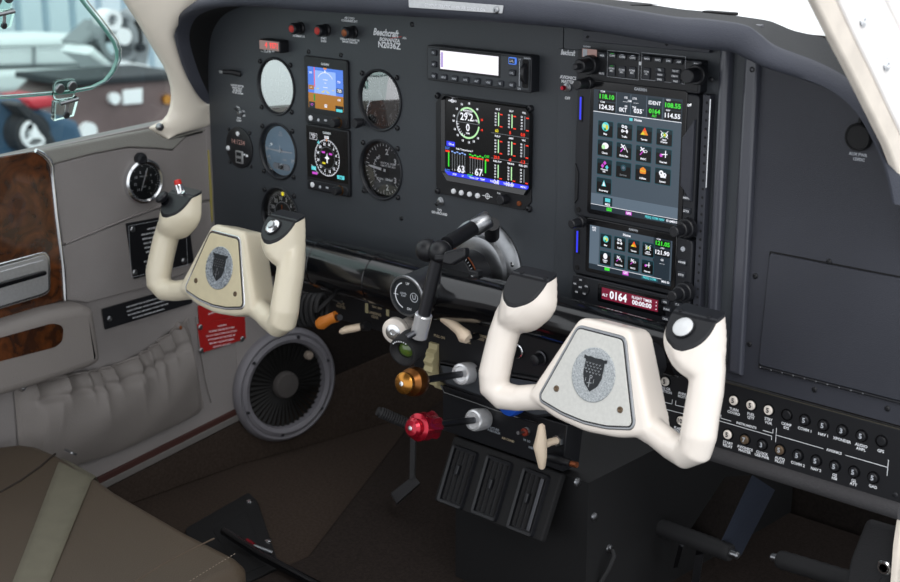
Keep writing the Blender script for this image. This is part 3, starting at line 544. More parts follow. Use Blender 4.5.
for a,s in ((180,'0'),(128,'.5'),(90,'1'),(75,'2'),(30,'3'),(0,'4'),(-30,'3'),(-75,'2'),(-90,'1'),(-128,'.5')):
    if s in '23': mb.text(s,VSI[0]+24*math.cos(R(a)),VSI[1]+24*math.sin(R(a))-3.3,7,'wht',zf+.15,off=.02)
ticks(mb,VSI,15,20,115,245,9,.8,zf+.15); mb.text('VERTICAL SPEED\n1000 FT PER MIN',VSI[0]+8,VSI[1]+7,2.6,'wht',zf+.15,off=.01); mb.text('UP',VSI[0]-10,VSI[1]+12,2.4,'wht',zf+.15); mb.text('DOWN',VSI[0]-7,VSI[1]-14,2.4,'wht',zf+.15); mb.text('United',VSI[0]+10,VSI[1]-14,3.2,'wht',zf+.15,shear=.3,off=.02); mb.build('dial',t)
needle(t,VSI,174,27,6,3,zf+2.5); glass(t,VSI,36,'dial2',dome=.8)
mb=MB(PAN); mb.box(VSI[0]-29,VSI[1]-29,10,10,0,2,'bezel',1,4); mb.cyl(VSI[0]-29,VSI[1]-29,2,2,2.2,'matte'); mb.build('lug',t)
# clock / usb outlet
t=thing('usb_clock','small round black clock face with red digits and two charging ports','clock',(CLK[0],0,CLK[1]-28))
mb=MB(PAN); mb.lathe([(29,0),(29,1.6),(27.5,2.4),(0,2.4)],'black',*CLK,n=48); mb.build('body',t)
mb=MB(PAN); mb.text('14:1234',CLK[0],CLK[1]+5,6.6,'s_skin',2.6,off=.01); mb.text('SEL',CLK[0]-21,CLK[1]-4,2,'wht2',2.6); mb.build('digits',t)
mb=MB(PAN); mb.box(CLK[0]+2,CLK[1]-13,16,18,2.4,4.2,'alu',.8,1); mb.box(CLK[0]+2,CLK[1]-8.6,10.5,5,4.2,4.4,'black'); mb.box(CLK[0]+2,CLK[1]-17.2,10.5,5,4.2,4.4,'black'); mb.build('ports',t)
for i,(dx,dz,r,k) in enumerate(((0,20,3.2,'wht'),(-23,-3,3.4,'wht'),(13.5,-8,1.4,'wht'),(19,-9,1.8,'wht'))): mb=MB(PAN); mb.lathe([(r,2.4),(r,4),(r*.6,4.8),(0,5)],k,CLK[0]+dx,CLK[1]+dz,0,n=14); mb.build('button' if i<3 else 'light',t)
for a in (-1,1):
    for b in (-1,1): mb=MB(PAN); mb.lathe([(2.8,0),(2.6,1.6),(1.2,2.4),(0,2)],'knob',CLK[0]+a*23.6,CLK[1]+b*23.6,0,n=12); mb.build('screw',t)
# toggle above the clock
def toggle(x,y,label,M=PAN,h=0,ang=20,col='steel',tip=None,L=11):
    a,b=on(M,x,y,h+4); t=thing('toggle_switch',label,'switch',M@Vector((a,b,h)))
    mb=MB(M); mb.lathe([(5.2,0),(5.2,1.6),(4,2),(4,3.4),(2.6,4),(0,4)],'steel',a,b,h,n=6*3); mb.build('nut',t)
    d=Vector((0,math.sin(R(ang)),math.cos(R(ang)))); o=Vector((a,b,h+3)); mb=MB(M); mb.tube([o,o+d*L*.5,o+d*L],[1.3,1.6,2.3],col,n=10)
    mb.build('lever',t)
    if tip: mb=MB(M); mb.tube([o+d*L*.55,o+d*L,o+d*(L+2.5)],[2.4,3.1,2.2],tip,n=12); mb.build('tip',t)
    return t
toggle(238.3,112.5,'small metal toggle switch above the clock with charging ports',ang=50,L=8)
toggle(439,201.5,'metal push switch beneath the left corner of the engine monitor',ang=-30,L=7)
toggle(565.5,87.5,'red-tipped avionics master toggle switch beside the tall navigator',h=1.6,ang=0,tip='redk',L=5)
# three indicator knobs along the top
for i,(x,y,c,lb) in enumerate([(291,27.5,'redp','first red-lensed indicator light from the left along the panel top'),(316.5,29.5,'redp','second red-lensed indicator light, between the other two'),(343.5,31.5,'copper','dark-lensed indicator knob nearest the maker lettering')]):
    a,b=P(x,y,12); a+=6; b-=1; t=thing('indicator_light',lb,'light',(a,0,b-7),'indicator lights along the panel top')
    mb=MB(PAN); mb.lathe([(8,0),(8,2),(6.6,3),(6.6,8),(7.4,9),(7.4,15),(6.2,16.5),(5,16.5)],'knob',a,b,0,n=24); mb.build('housing',t)
    mb=MB(PAN); mb.lathe([(5,14),(5,16.4),(4.2,17.4),(0,18)],c,a,b,0,n=20); mb.build('lens',t)
# small red led annunciator
a,b=P(270,46,14); t=thing('digital_alerter','small black box with glowing red digits above the airspeed dial','display',(a,0,b-8))
mb=MB(PAN); mb.box(a,b,43,16,0,15,'black',1.2); mb.build('case',t); mb=MB(PAN); mb.box(a-.5,b+.6,40,12,14.9,15.2,'s_skin'); mb.text('4  9371',a+4,b-2.4,7,'s_led',15.35,off=.04,w=26); mb.build('screen',t)
mb=MB(PAN); mb.text('VOL   ALARM   OUT',a-1,b-7.6,1.7,'wht',15.1,off=.03); mb.build('lettering',t)
# tiny lever and screw in the dark corner left of the alerter
a,b=P(223,72,16); t=thing('cabin_light_lever','small silver-tipped lever on the dark panel edge, left of the airspeed dial','lever',(a,0,b-4))
mb=MB(PAN); mb.tube([(a+18,b-3,0),(a+10,b,9),(a,b,16)],[4,3.6,3.2],'black'); mb.build('stalk',t); mb=MB(PAN); mb.box(a-3,b,9,5,12,18,'steel',1.2); mb.build('tip',t)
# ------------------------------------------------------------------ square flight displays
def g5(x,z,kind,label):
    w_,h_=84,88.5; t=thing('flight_display',label,'display',(x,0,z-h_/2),'square flight displays')
    mb=MB(PAN); mb.box(x,z,w_,h_,0,4,'black',1.2,3); mb.build('housing',t)
    mb=MB(PAN); mb.box(x,z+7.5,w_-4,h_-20,3.9,4.2,'s_black' if kind==2 else 'black'); 
    sz=4.35; cx,cz=x,z+4; sw,sh=68,54
    if kind==1:
        mb.rect(cx,cz+10,sw,34,sz,'s_sky2'); mb.rect(cx-28,cz+10,12,34,sz+.05,'s_sky'); mb.rect(cx+27,cz+10,14,34,sz+.05,'s_sky'); mb.rect(cx,cz+25,sw,4,sz+.06,'s_sky'); mb.rect(cx,cz-17,sw,20,sz,'s_brown')
        mb.ring(cx,cz+4,17,17.7,sz+.2,'s_white',35,145,24); mb.flat([(cx-1.5,cz+24),(cx+1.5,cz+24),(cx,cz+20)],sz+.2,'s_white'); mb.rect(cx,cz+26.5,6,2,sz+.2,'s_org')
        for k,l in ((8,9),(4,4),(-2,9)): mb.rect(cx,cz+k+4,l,.6,sz+.2,'s_white')
        mb.flat([(cx-9,cz-5),(cx-4,cz-5),(cx,cz-1)],sz+.2,'s_yel'); mb.flat([(cx+9,cz-5),(cx+4,cz-5),(cx,cz-1)],sz+.2,'s_yel'); mb.rect(cx-15,cz-.5,4,.9,sz+.2,'s_yel'); mb.rect(cx+15,cz-.5,4,.9,sz+.2,'s_yel')
        mb.rect(cx-21,cz+14,1.4,26,sz+.2,'s_red'); mb.text('IAS',cx-28,cz+18,2.6,'s_white',sz+.2); mb.rect(cx-28,cz,11,6,sz+.15,'s_brown'); mb.text('---',cx-28,cz-1,3,'s_white',sz+.25); mb.rect(cx+27,cz,12,6,sz+.15,'s_hdr'); mb.text('720',cx+27,cz-1.6,3.6,'s_white',sz+.25,off=.03)
        mb.text('600',cx+26,cz-13,2.8,'s_white',sz+.2); mb.text('700',cx+26,cz+10,2.8,'s_white',sz+.2); mb.rect(cx-27,cz-23,12,8,sz+.15,'s_hdr'); mb.text('GS',cx-27,cz-24,3,'s_mag',sz+.25)
        mb.rect(cx+26,cz-24,15,9,sz+.15,'s_black'); mb.rect(cx+26,cz-25.5,12,3.6,sz+.2,'s_cyan'); mb.rect(cx-22,cz-13,3,9,sz+.2,'s_dgreen'); mb.rect(cx,cz-22,5,4,sz+.2,'s_white'); mb.text('Y5',cx,cz-23,2.4,'s_black',sz+.3)
    else:
        mb.rect(cx,cz,sw,sh,sz,'s_black'); mb.ring(cx,cz-1,23.6,24.3,sz+.1,'s_white'); mb.ring(cx,cz-1,14.5,15,sz+.1,'s_grey'); ticks(mb,(cx,cz-1),21.5,23.6,0,350,36,.5,sz+.1,'s_white')
        for i,s in enumerate(['N','3','6','E','12','15','S','21','24','W','30','33']): a=R(75-30*i); mb.text(s,cx+18.5*math.cos(a),cz-2.3+18.5*math.sin(a),3.3,'s_white',sz+.12,off=.03)
        mb.flat([(cx-1,cz-8),(cx+1,cz-8),(cx+1,cz-3),(cx+5,cz-1),(cx+1,cz+1),(cx,cz+6),(cx-1,cz+1),(cx-5,cz-1),(cx-1,cz-3)],sz+.2,'s_white'); mb.rect(cx-7,cz+6,6,2.4,sz+.2,'s_mag'); mb.rect(cx+7,cz+5,6,2.4,sz+.2,'s_mag'); mb.rect(cx-6.5,cz-8.5,6,2.4,sz+.2,'s_yel')
        mb.rect(cx,cz+26.5,8,3.6,sz+.2,'s_white'); mb.text('360',cx,cz+25.4,2.6,'s_black',sz+.3); mb.rect(cx,cz+23,2,3,sz+.2,'s_org'); mb.text('BARO\n29.9',cx-26,cz+25.5,2.4,'s_white',sz+.2)
        for l in ((-33,21,-19,21),(-33,29,-19,29),(-33,21,-33,29),(-19,21,-19,29)): mb.line(cx+l[0],cz+l[1],cx+l[2],cz+l[3],.4,sz+.2,'s_white')
        mb.rect(cx-27,cz-18,9,5,sz+.2,'s_cyan'); mb.rect(cx-25,cz-24.5,10,3,sz+.2,'s_mag'); mb.line(cx-32,cz-14,cx-18,cz-24,.4,sz+.2,'s_white'); mb.rect(cx+26,cz-23.5,14,5,sz+.2,'s_cyan'); mb.text('360',cx+26,cz-25,3,'s_black',sz+.3); mb.flat([(cx-19,cz+17),(cx-14,cz+16),(cx-16,cz+21)],sz+.2,'s_cyan')
    mb.text('GARMIN',cx,z+h_/2-9.5,2.8,'wht',4.4,off=.04); mb.build('screen',t)
    zb=z-h_/2+7.5
    mb=MB(PAN); mb.box(x,zb,w_-3,12,4,5.4,'bezel',.8,5); mb.build('control_strip',t)
    mb=MB(PAN); mb.lathe([(3.6,5),(3.6,6.6),(2.6,7.4),(0,7.6)],'wht',x-29,zb,0,n=16); mb.build('power_button',t)
    mb=MB(PAN); mb.lathe([(2.2,5),(2,6),(0,6.2)],'wht2',x-14,zb-1,0,n=12); mb.build('light_sensor',t)
    mb=MB(PAN); mb.box(x,zb,5,2.5,5.4,5.9,'wht2',.3); mb.build('card_slot',t)
    mb=MB(PAN); mb.lathe([(6.4,5),(6.4,6.4)],'gold',x+25,zb,0,n=24); mb.lathe([(6,5.4),(5.8,15),(5,17),(0,17.2)],'knob',x+25,zb,0,n=24); mb.build('knob',t)
a,b=P(325.8,92.2,4); xg=a; g5(xg,b,1,'upper square flight display showing blue sky and brown ground'); 
a2,b2=P(327.5,160.5,4); g5(xg,b-89.8,2,'lower square flight display showing a black compass rose')
# ------------------------------------------------------------------ autopilot controller
q=[P(427,46.4,14),P(531.5,54.6,14),P(531.4,92.7,14),P(426.5,80.4,14)]
x0,x1=(q[0][0]+q[3][0])/2,(q[1][0]+q[2][0])/2; z1=(q[0][1]+q[1][1])/2; z0=(q[2][1]+q[3][1])/2
t=thing('autopilot_controller','wide black control box with bright white screen and thumbwheel above the engine monitor','controller',((x0+x1)/2,0,z0))
W_,H_=x1-x0,z1-z0; X=lambda u:x0+W_*u; Z=lambda v:z1-H_*v
mb=MB(PAN); mb.box(X(.5),Z(.5),W_,H_,0,14,'bezel',1,2.5); mb.build('case',t)
mb=MB(PAN); mb.box(X(.5),Z(.5),W_-5,H_-5,13.9,14.8,'panel',.6,2); mb.build('faceplate',t)
def onp(px,py,h): return P(px,py,h)
s=[P(440.4,50.6,15),P(498.7,56.8,15),P(498.7,75.3,15),P(440,68.9,15)]; cx=(s[0][0]+s[1][0])/2; cz=(s[0][1]+s[2][1])/2; w_=s[1][0]-s[0][0]; h_=(s[0][1]-s[3][1])
mb=MB(PAN); mb.box(cx,cz,w_+5,h_+5,14.6,15.3,'black',.5,1); mb.rect(cx,cz,w_,h_,15.4,'s_lcd'); mb.rect(cx-w_/2+3,cz,4,h_-4,15.5,'s_lav'); mb.build('screen',t)
C8=lambda x,y:(430+x/5.82,30+y/5.82)
for i,(x,y) in enumerate([(20,132),(20,200),(20,268),(80,275),(143,283),(207,290),(272,297),(340,305),(408,312),(475,320),(477,250)]):
    a,b=P(*C8(x,y),16.5); mb=MB(PAN); mb.box(a,b,9,7,14.6,17,'button',.8,1.5); mb.text(['FD','AP','YD','HDG','NAV','APR','ALT','VNV','VS','IAS','LVL'][i],a,b-1.2,2.4,'wht2',17.1,off=.02); mb.build('button',t)
a,b=P(*C8(478,180),16.5); mb=MB(PAN); mb.box(a,b,11,8,14.6,17,'s_sky',.6,1.5); mb.box(a,b,8.6,5.8,17,17.2,'button'); mb.text('LVL',a,b-1.2,2.6,'wht',17.35,off=.02); tag_o=mb.build('button',t); tag_o['label']='blue-lit square button'
a,b=P(*C8(555,255),15); mb=MB(PAN); mb.box(a,b,9,32,14.6,15.4,'matte',.3,2); mb.M=PAN@Matrix.Translation(Vector((a,b,8)))@Matrix.Rotation(PI/2,4,'Y'); mb.lathe([(13,-3),(14,-2.4),(14,2.4),(13,3)],'knob',n=36); mb.build('thumbwheel',t)
mb=MB(PAN); a,b=P(*C8(520,255),15); mb.line(a,b-14,a,b+14,1.2,15,'wht2'); mb.text('UP',a,b+15,2.2,'wht2',15); mb.text('DN',a,b-18,2.2,'wht2',15); a,b=P(*C8(565,170),15); mb.text('GARMIN',a,b,1.8,'wht2',15,off=.03); mb.build('lettering',t)
# ------------------------------------------------------------------ engine monitor
q=[P(438.5,96),P(532,108),P(529.3,208.7),P(438.7,190.7)]; x0=(q[0][0]+q[3][0])/2; x1=(q[1][0]+q[2][0])/2; z1=(q[0][1]+q[1][1])/2; z0=(q[2][1]+q[3][1])/2
t=thing('engine_monitor','large square engine monitor with round tachometer graphic and colour bars','display',((x0+x1)/2,0,z0-3)); cx,cz=(x0+x1)/2,(z0+z1)/2; W_,H_=x1-x0,z1-z0
mb=MB(PAN); o_=roundp([(x0-3,z0+6),(x0+3,z0-3),(x1-8,z0-3),(x1+3,z0+8),(x1+3,z1-10),(x1-6,z1+3),(x0+8,z1+3),(x0-3,z1-8)],1.5)
mb.prism(o_,0,2,'black',.6); mb.build('faceplate',t)
sx0,sz1=P(444.8,98,3); sx1=P(530.5,150,3)[0]; sz0=P(445,174.5,3)[1]; sx1=P(528.5,185,3)[0]
fr=[(sx0-4,sz0+4),(sx0+6,sz0-7),(sx1-4,sz0-7),(sx1+4,sz0+3),(sx1+4,sz1-5),(sx1-4,sz1+4),(sx0+2,sz1+4),(sx0-4,sz1-2)]
mb=MB(PAN); fo=ccw(fr); fi=[(min(max(a,sx0-.5),sx1+.5),min(max(b,sz0-.5),sz1+.5)) for a,b in fo]
n=len(fo); vs=[(a,b,2) for a,b in fo]+[(a,b,6.5) for a,b in inset(fo,1.0)]+[(a,b,2.2) for a,b in fi]; mb.add(vs,[(i,(i+1)%n,n+(i+1)%n,n+i) for i in range(n)]+[(n+i,n+(i+1)%n,2*n+(i+1)%n,2*n+i) for i in range(n)],'blackg'); mb.build('screen_frame',t)
mb=MB(PAN); sw,sh=sx1-sx0,sz1-sz0; mb.rect((sx0+sx1)/2,(sz0+sz1)/2,sw,sh,2.4,'s_black'); U=lambda u:sx0+sw*u; V=lambda v:sz1-sh*v; z=2.6
gx,gz=U(.28),V(.28); rg=19
mb.ring(gx,gz,rg-1.6,rg,z,'s_white',178,182+60); mb.ring(gx,gz,rg-2.2,rg,z,'s_pale',5,130); mb.ring(gx,gz,rg-2,rg,z,'s_grey',130,178); mb.ring(gx,gz,rg-2,rg,z,'s_grey',182,230); mb.ring(gx,gz,rg-2.2,rg,z,'s_pale',230,352)
mb.line(gx-rg,gz,gx+rg,gz,.7,z,'s_grey'); mb.text('29.2',gx-2,gz+3,8.5,'s_white',z,off=.02); mb.text('0',gx,gz-9.5,8.5,'s_white',z,off=.02); mb.text('MANIFOLD\nPRESS',gx,gz+13.5,2.2,'s_white',z,off=.02); mb.text('RPM',gx,gz-13.5,2.2,'s_white',z,off=.02); mb.text('in Hg',gx+12,gz+3.4,2.4,'s_white',z)
for a,k in ((165,'s_white'),(140,'s_white'),(115,'s_white'),(85,'s_white'),(50,'s_white'),(15,'s_red'),(-15,'s_red'),(-45,'s_white'),(-65,'s_white'),(-85,'s_white'),(-110,'s_white'),(-135,'s_white'),(180,'s_white'),(205,'s_white')):
    mb.text('18',gx+(rg+4.4)*math.cos(R(a)),gz+(rg+4.4)*math.sin(R(a))-1,2.5,k,z,off=.03); 
for a in range(190,260,12): mb.line(gx+(rg-4)*math.cos(R(a)),gz+(rg-4)*math.sin(R(a)),gx+rg*math.cos(R(a)),gz+rg*math.sin(R(a)),.7,z+.05,'s_white')
mb.text('AVIONICS',U(.09),V(.035),2.0,'s_white',z,off=.03); mb.ring(U(.09),V(.035)+1,1.8,2.4,z,'s_white')
mb.rect(U(.07),V(.585),14,6,z,'s_blue'); mb.text('Oil et',U(.08),V(.60),2.6,'s_white',z+.1,off=.02); mb.text('Peak Temperatures F',U(.24),V(.645),2.2,'s_white',z,off=.02)
# engine temperature bars
for g,(u0,u1,kk,num) in enumerate(((.09,.245,'s_sky2','63'),(.31,.46,'s_green','67'))):
    for i in range(6):
        u=u0+(u1-u0)*i/5; mb.rect(U(u),V(.80),.9,sh*.19,z,'s_grey'); mb.text(str(i+1),U(u),V(.925),2,'s_white',z,off=.02); mb.rect(U(u),V(.68+.012*(i%2)),3.2,1.6,z,kk)
    mb.text(num,U((u0+u1)/2+.03),sz0+6,8.5,'s_white',z,off=.02)
mb.rect(U(.385),V(.715),sw*.17,1.6,z+.05,'s_red'); mb.rect(U(.045),V(.79),2,sh*.19,z,'s_green'); mb.rect(U(.03),V(.685),7,2.2,z,'s_red'); mb.rect(U(.495),V(.80),2,sh*.17,z,'s_green'); mb.rect(U(.515),V(.715),5,2.6,z,'s_red'); mb.text('EGT',U(.03),V(.66),2.8,'s_sky',z,off=.03); mb.text('EGT',U(.03),V(.96),3.2,'s_sky',z,off=.04); mb.text('CHT',U(.51),V(.685),2.8,'s_green',z,off=.03); mb.text('CHT',U(.31),V(.97),3,'s_green',z,off=.04)
for r_,(v0,names,vals) in enumerate(((.06,('OIL T','OIL P','VOL'),('60','0','0.0')),(.40,('FUEL P','AMPS','VAC'),('29.9','-8','-1.3')),(.72,('FUEL FLW','TIM BUS','FUEL QTY'),('0.8','10.0','')))):
    for c_ in range(3):
        u=(.645,.80,.945)[c_]; mb.text(names[c_],U(u-.01),V(v0),2.0,'s_white',z,off=.03); hh=.17; mb.rect(U(u),V(v0+.03+hh/2),1.7,sh*hh,z,('s_pale','s_pale','s_grey')[c_]); 
        for k in range(5): mb.text(str((5-k)*10),U(u-.035),V(v0+.055+hh*k/4.6),2,'s_white',z,off=.02)
        if r_<2: mb.rect(U(u+.03),V(v0+.05),4,1.4,z,'s_red')
        mb.rect(U(u+.03),V(v0+.05+hh*.9),4,1.4,z,'s_red')
        if vals[c_]: mb.text(vals[c_],U(u-.02),V(v0+.28),3.6 if r_<2 else 5,('s_yel' if (r_==0 and c_==0) else 's_red' if r_<2 else 's_white'),z,off=.04)
for v in (.355,.675): mb.line(U(.56),V(v),U(1)-1,V(v),.6,z,'s_grey')
mb.rect((sx0+sx1)/2,sz0+2.4,sw,4.8,z,'s_blue')
for u,s_ in ((.12,'STEP'),(.22,'LF'),(.36,'Norm LOP'),(.46,'TEMP'),(.60,'FUEL MX'),(.77,'TACH HRLS'),(.94,'MENU')): mb.text(s_,U(u),sz0+1.2,2.2,'s_white',z+.1,off=.02)
mb.build('screen',t)
for x,y in ((453,191.3),(460.8,192.9),(469,194.4),(477,195.9)):
    a,b=P(x,y,4); mb=MB(PAN); mb.lathe([(3.2,2),(3.2,4),(2.4,5),(0,5.4)],'wht',a,b,0,n=16); mb.build('button',t)
a,b=P(501,200,10); mb=MB(PAN); mb.lathe([(6,2),(5.6,11),(4.6,12),(0,12)],'knob',a,b,0,n=24); mb.build('knob',t)
a,b=P(518.8,203.6,3); mb=MB(PAN); mb.lathe([(3.2,2),(3,3.4),(0,3.6)],'copper',a,b,0,n=14); mb.build('light',t)
mb=MB(PAN); a,b=P(487.5,196.2,2); mb.ring(a,b,2.6,3.6,2.2,'wht',n=20); mb.line(a-8,b,a+8,b,.9,2.25,'wht'); mb.line(a,b-4,a,b+4,.7,2.25,'wht'); a,b=P(499,194,2); mb.text('Push',a,b,2,'wht',2.2,off=.03); mb.build('lettering',t)
for a,b in ((x0,z1),(x1,z1),(x1,z0),(x0,z0)):
    mb=MB(PAN); mb.lathe([(4,0),(4,2.4),(3,4.4),(1.4,4.8),(1.2,3),(0,3)],'knob',a,b,0,n=16); mb.build('screw',t)
# ================================================================== RADIO STACK (front faces 12 mm proud)
H=12
t=thing('radio_rack','narrow perforated metal rack edge along the right of the radio stack','rack',(166,0,-300))
mb=MB(PAN); mb.box(166,-165,9,262,0,9,'panelr',.8); mb.build('rack_edge',t)
for z in range(-294,-38,9): mb=MB(PAN) if z==-294 else mb; mb.cyl(167,z,1.5,9,9.1,'matte',n=8)
mb.build('perforations',t)
mb=MB(PAN); mb.tube([(170.5,-38,8),(170.5,-130,8)],1.1,'chrome',n=8); mb.build('edge_wire',t)
# audio panel
t=thing('audio_panel','slim audio panel at the top of the stack with two rows of small lit keys','radio',(79,0,-34))
mb=MB(PAN); mb.box(79.5,-17,161,33.5,0,H,'bezel',1.2,3); mb.build('case',t)
CA=lambda x,y:(560+x/5.625,40+y/5.625)
mb=MB(PAN); mb.box(79.5,-17,156,29,H-.1,H+.6,'black',.4,2); a,b=P(*CA(165,80),H+1); mb.box(a,b+1,20,9,H+.6,H+1,'s_skin'); mb.box(a-6,b+1,6,8,H+1,H+1.1,'wht2'); mb.box(a+1,b+1,6,8,H+1,H+1.1,'s_skin'); mb.text('GARMIN',a-4,b+7,1.8,'wht2',H+.8,off=.03); 
for x0_,y0_,x1_,y1_ in ((268,58,440,222),(460,70,700,230)):
    a,b=P(*CA(x0_,y0_),H+1); c,d=P(*CA(x1_,y1_),H+1); 
    if x0_<300: d=b-28
    else: d=b-28; 
    for l in ((a,b,c,b),(a,b,a,b-28),(a,b-28,c,b-28),(c,b,c,b-28)): mb.line(*l,.35,H+.75,'wht2')
a,b=P(*CA(450,132),H+1); mb.box(a,b,3,3.6,H+.6,H+1.2,'wht',.2); mb.build('faceplate',t)
ks=[(237,87,.9,'MKR'),(293,88,.9,'COM1'),(350,95,.9,'COM2'),(408,100,.9,'COM3'),(488,105,.9,'NAV1'),(550,112,.9,'NAV2'),(610,117,.9,'DME'),(668,123,.9,'ADF'),(768,134,.9,'PLAY'),(234,188,.6,'MUTE'),
 (290,170,1.9,'COM1\nMIC'),(347,178,1.9,'COM2\nMIC'),(405,182,1.9,'COM3\nMIC'),(485,188,1.9,'COM\n1/2'),(560,168,.7,'TEL'),(562,195,.7,'MAN'),(560,222,.7,'SPKR'),(650,175,.7,'PILOT'),(645,203,.7,'CREW'),(650,232,.7,'PASS')]
for x,y,k,s in ks:
    a,b=P(*CA(x,y),H+2); w_=8.6 if x<520 or y<130 else 11.5; mb=MB(PAN); mb.box(a,b,w_,6.2*k if k>.85 else 4.6,H+.6,H+2,'button',.5,.8); mb.text(s,a,b-1 if '\n' not in s else b+1,1.9,'wht',H+2.1,off=.03)
    if y<105 and 280<x<420 or (y<175 and x==290): mb.rect(a,b+2.2 if k<1 else b+4.6,4,.7,H+2.1,'s_dgreen' if x==290 or x==293 else 'wht2')
    mb.build('button',t)
def dknob(t,c,h,r0,L0,r1,L1,r2=0,L2=0,mt='knob',M=PAN):
    mb=MB(M); pr=[(r0+.4,h),(r0,h+1),(r0,h+L0-1),(r0-1,h+L0)]
    mb.lathe(pr+[(r1,h+L0),(r1,h+L0+L1-1),(r1-1,h+L0+L1)]+([(r2,h+L0+L1),(r2,h+L0+L1+L2-1),(r2-1,h+L0+L1+L2)] if r2 else [])+[(0,h+L0+L1+L2)],mt,*c,n=28); 
    for i in range(20): a=2*PI*i/20; 
    return mb.build('knob',t)
c=P(*CA(172,140),H+5); dknob(t,(c[0]-1,c[1]),H,10.5,9,7.5,15,3.5,8)
c=P(*CA(775,195),H+5); dknob(t,(c[0]-1,c[1]),H,10.5,8,7.5,15)
# navigators
def screen_area(pts,h):
    q=[P(*p,h) for p in pts]; return (q[0][0]+q[3][0])/2,(q[1][0]+q[2][0])/2,(q[0][1]+q[1][1])/2,(q[2][1]+q[3][1])/2
def icon(mb,k,x,z,s,zz):
    if k=='Map': mb.flat(circ(x,z,s,n=16),zz,'s_cyan'); mb.flat(circ(x-s*.35,z+s*.2,s*.45,n=8),zz+.05,'s_pale'); mb.flat(circ(x+s*.4,z-s*.1,s*.35,s*.6,n=8),zz+.05,'s_yel'); mb.flat(circ(x-.1*s,z-s*.6,s*.3,n=8),zz+.05,'s_dgreen')
    elif k=='Traffic':
        for a,b in ((-.5,.6),(.3,.5),(-.6,-.4)): mb.ring(x+a*s,z+b*s,s*.15,s*.36,zz,'s_white',n=10)
        mb.flat([(x+s*.6,z-s*.9),(x+s,z-s*.4),(x+s*.6,z+.1*s),(x+.2*s,z-s*.4)],zz,'s_white'); mb.rect(x-.2*s,z-.4*s,s*.6,s*.2,zz,'s_white')
    elif k=='Terrain': mb.flat([(x-s,z-s*.6),(x+s,z-s*.6),(x+.1*s,z+s)],zz,'s_org'); mb.flat([(x-.3*s,z+.3*s),(x+.45*s,z+.3*s),(x+.1*s,z+s)],zz+.05,'s_red'); mb.flat([(x-s,z-s*.6),(x+s*.2,z-s*.6),(x-.3*s,z+.1*s)],zz+.06,'s_yel')
    elif k=='Weather': mb.flat(circ(x,z,s*.9,s*.6,n=12),zz,'s_white'); mb.flat(circ(x,z,s*.6,n=10),zz+.05,'s_dgreen'); mb.flat(circ(x+.1*s,z,s*.3,n=8),zz+.08,'s_yel'); mb.line(x-s,z-s*.8,x+s,z+s*.9,s*.12,zz+.06,'s_white'); mb.line(x-s,z+s*.8,x+s,z-s*.7,s*.12,zz+.06,'s_white')
    elif k=='Charts': mb.flat(circ(x+.1*s,z,s*.9,s*.7,n=14),zz,'s_white'); mb.flat(circ(x-.4*s,z-.3*s,s*.5,n=10),zz+.05,'s_pale')
    elif k in('Flight Plan','PROC'):
        c='s_white'; mb.line(x-s*.8,z+.9*s,x+.3*s,z-.2*s,s*.28,zz,c); mb.line(x-.9*s,z+.1*s,x+.2*s,z+.8*s,s*.22,zz,c); mb.line(x-s*.9,z-s*.8,x-.1*s,z+.1*s,s*.22,zz+.02,'s_mag')
        if k=='PROC': mb.ring(x+.5*s,z+.1*s,s*.35,s*.5,zz,c,n=14,ky=.6)
        else: mb.line(x+.3*s,z+.5*s,x+s,z-.7*s,s*.15,zz,c)
    elif k=='Nearest': mb.flat(circ(x-.6*s,z-.2*s,s*.38,n=12),zz,'s_mag'); mb.line(x-.5*s,z,x+s,z+.15*s,s*.2,zz+.02,'s_white'); mb.line(x+.5*s,z-.6*s,x+.5*s,z+.9*s,s*.24,zz+.02,'s_white')
    elif k=='Waypoint\nInfo':
        for a,b,c in ((-.5,-.3,'s_mag'),(.1,.4,'s_mag'),(.7,-.5,'s_cyan')): mb.flat([(x+a*s,z+b*s-.5*s),(x+a*s+.45*s,z+b*s),(x+a*s,z+b*s+.5*s),(x+a*s-.45*s,z+b*s)],zz,c)
    elif k=='Services': mb.ring(x,z,s*.5,s*.7,zz,'s_tile2',n=16); mb.flat(circ(x,z,s*.4,n=10),zz,'s_bg2')
    elif k=='Utilities': mb.flat(roundp([(x-s*.8,z-s*.6),(x+s*.8,z-s*.6),(x+s*.8,z+s*.4),(x,z+s*.9),(x-s*.8,z+s*.4)],s*.3),zz,'s_org'); mb.rect(x,z,s*1.4,s*.15,zz+.03,'s_yel')
    elif k=='System': mb.ring(x-.4*s,z+.2*s,s*.2,s*.6,zz,'s_white',n=12); mb.ring(x+.5*s,z-.1*s,s*.15,s*.45,zz,'s_white',n=12); mb.rect(x+.1*s,z-.5*s,s*1.4,s*.5,zz,'s_white')
    elif k=='Emergency': mb.flat([(x-s*.6,z-s*.6),(x+s*.6,z-s*.6),(x,z+s*.8)],zz,'s_cyan'); mb.flat([(x-s*.35,z-s*.5),(x+s*.35,z-s*.5),(x,z+s*.5)],zz+.03,'s_white')
    elif k=='Default\nNAV': mb.flat(circ(x,z,s*.75,s*.9,n=14),zz,'s_white')
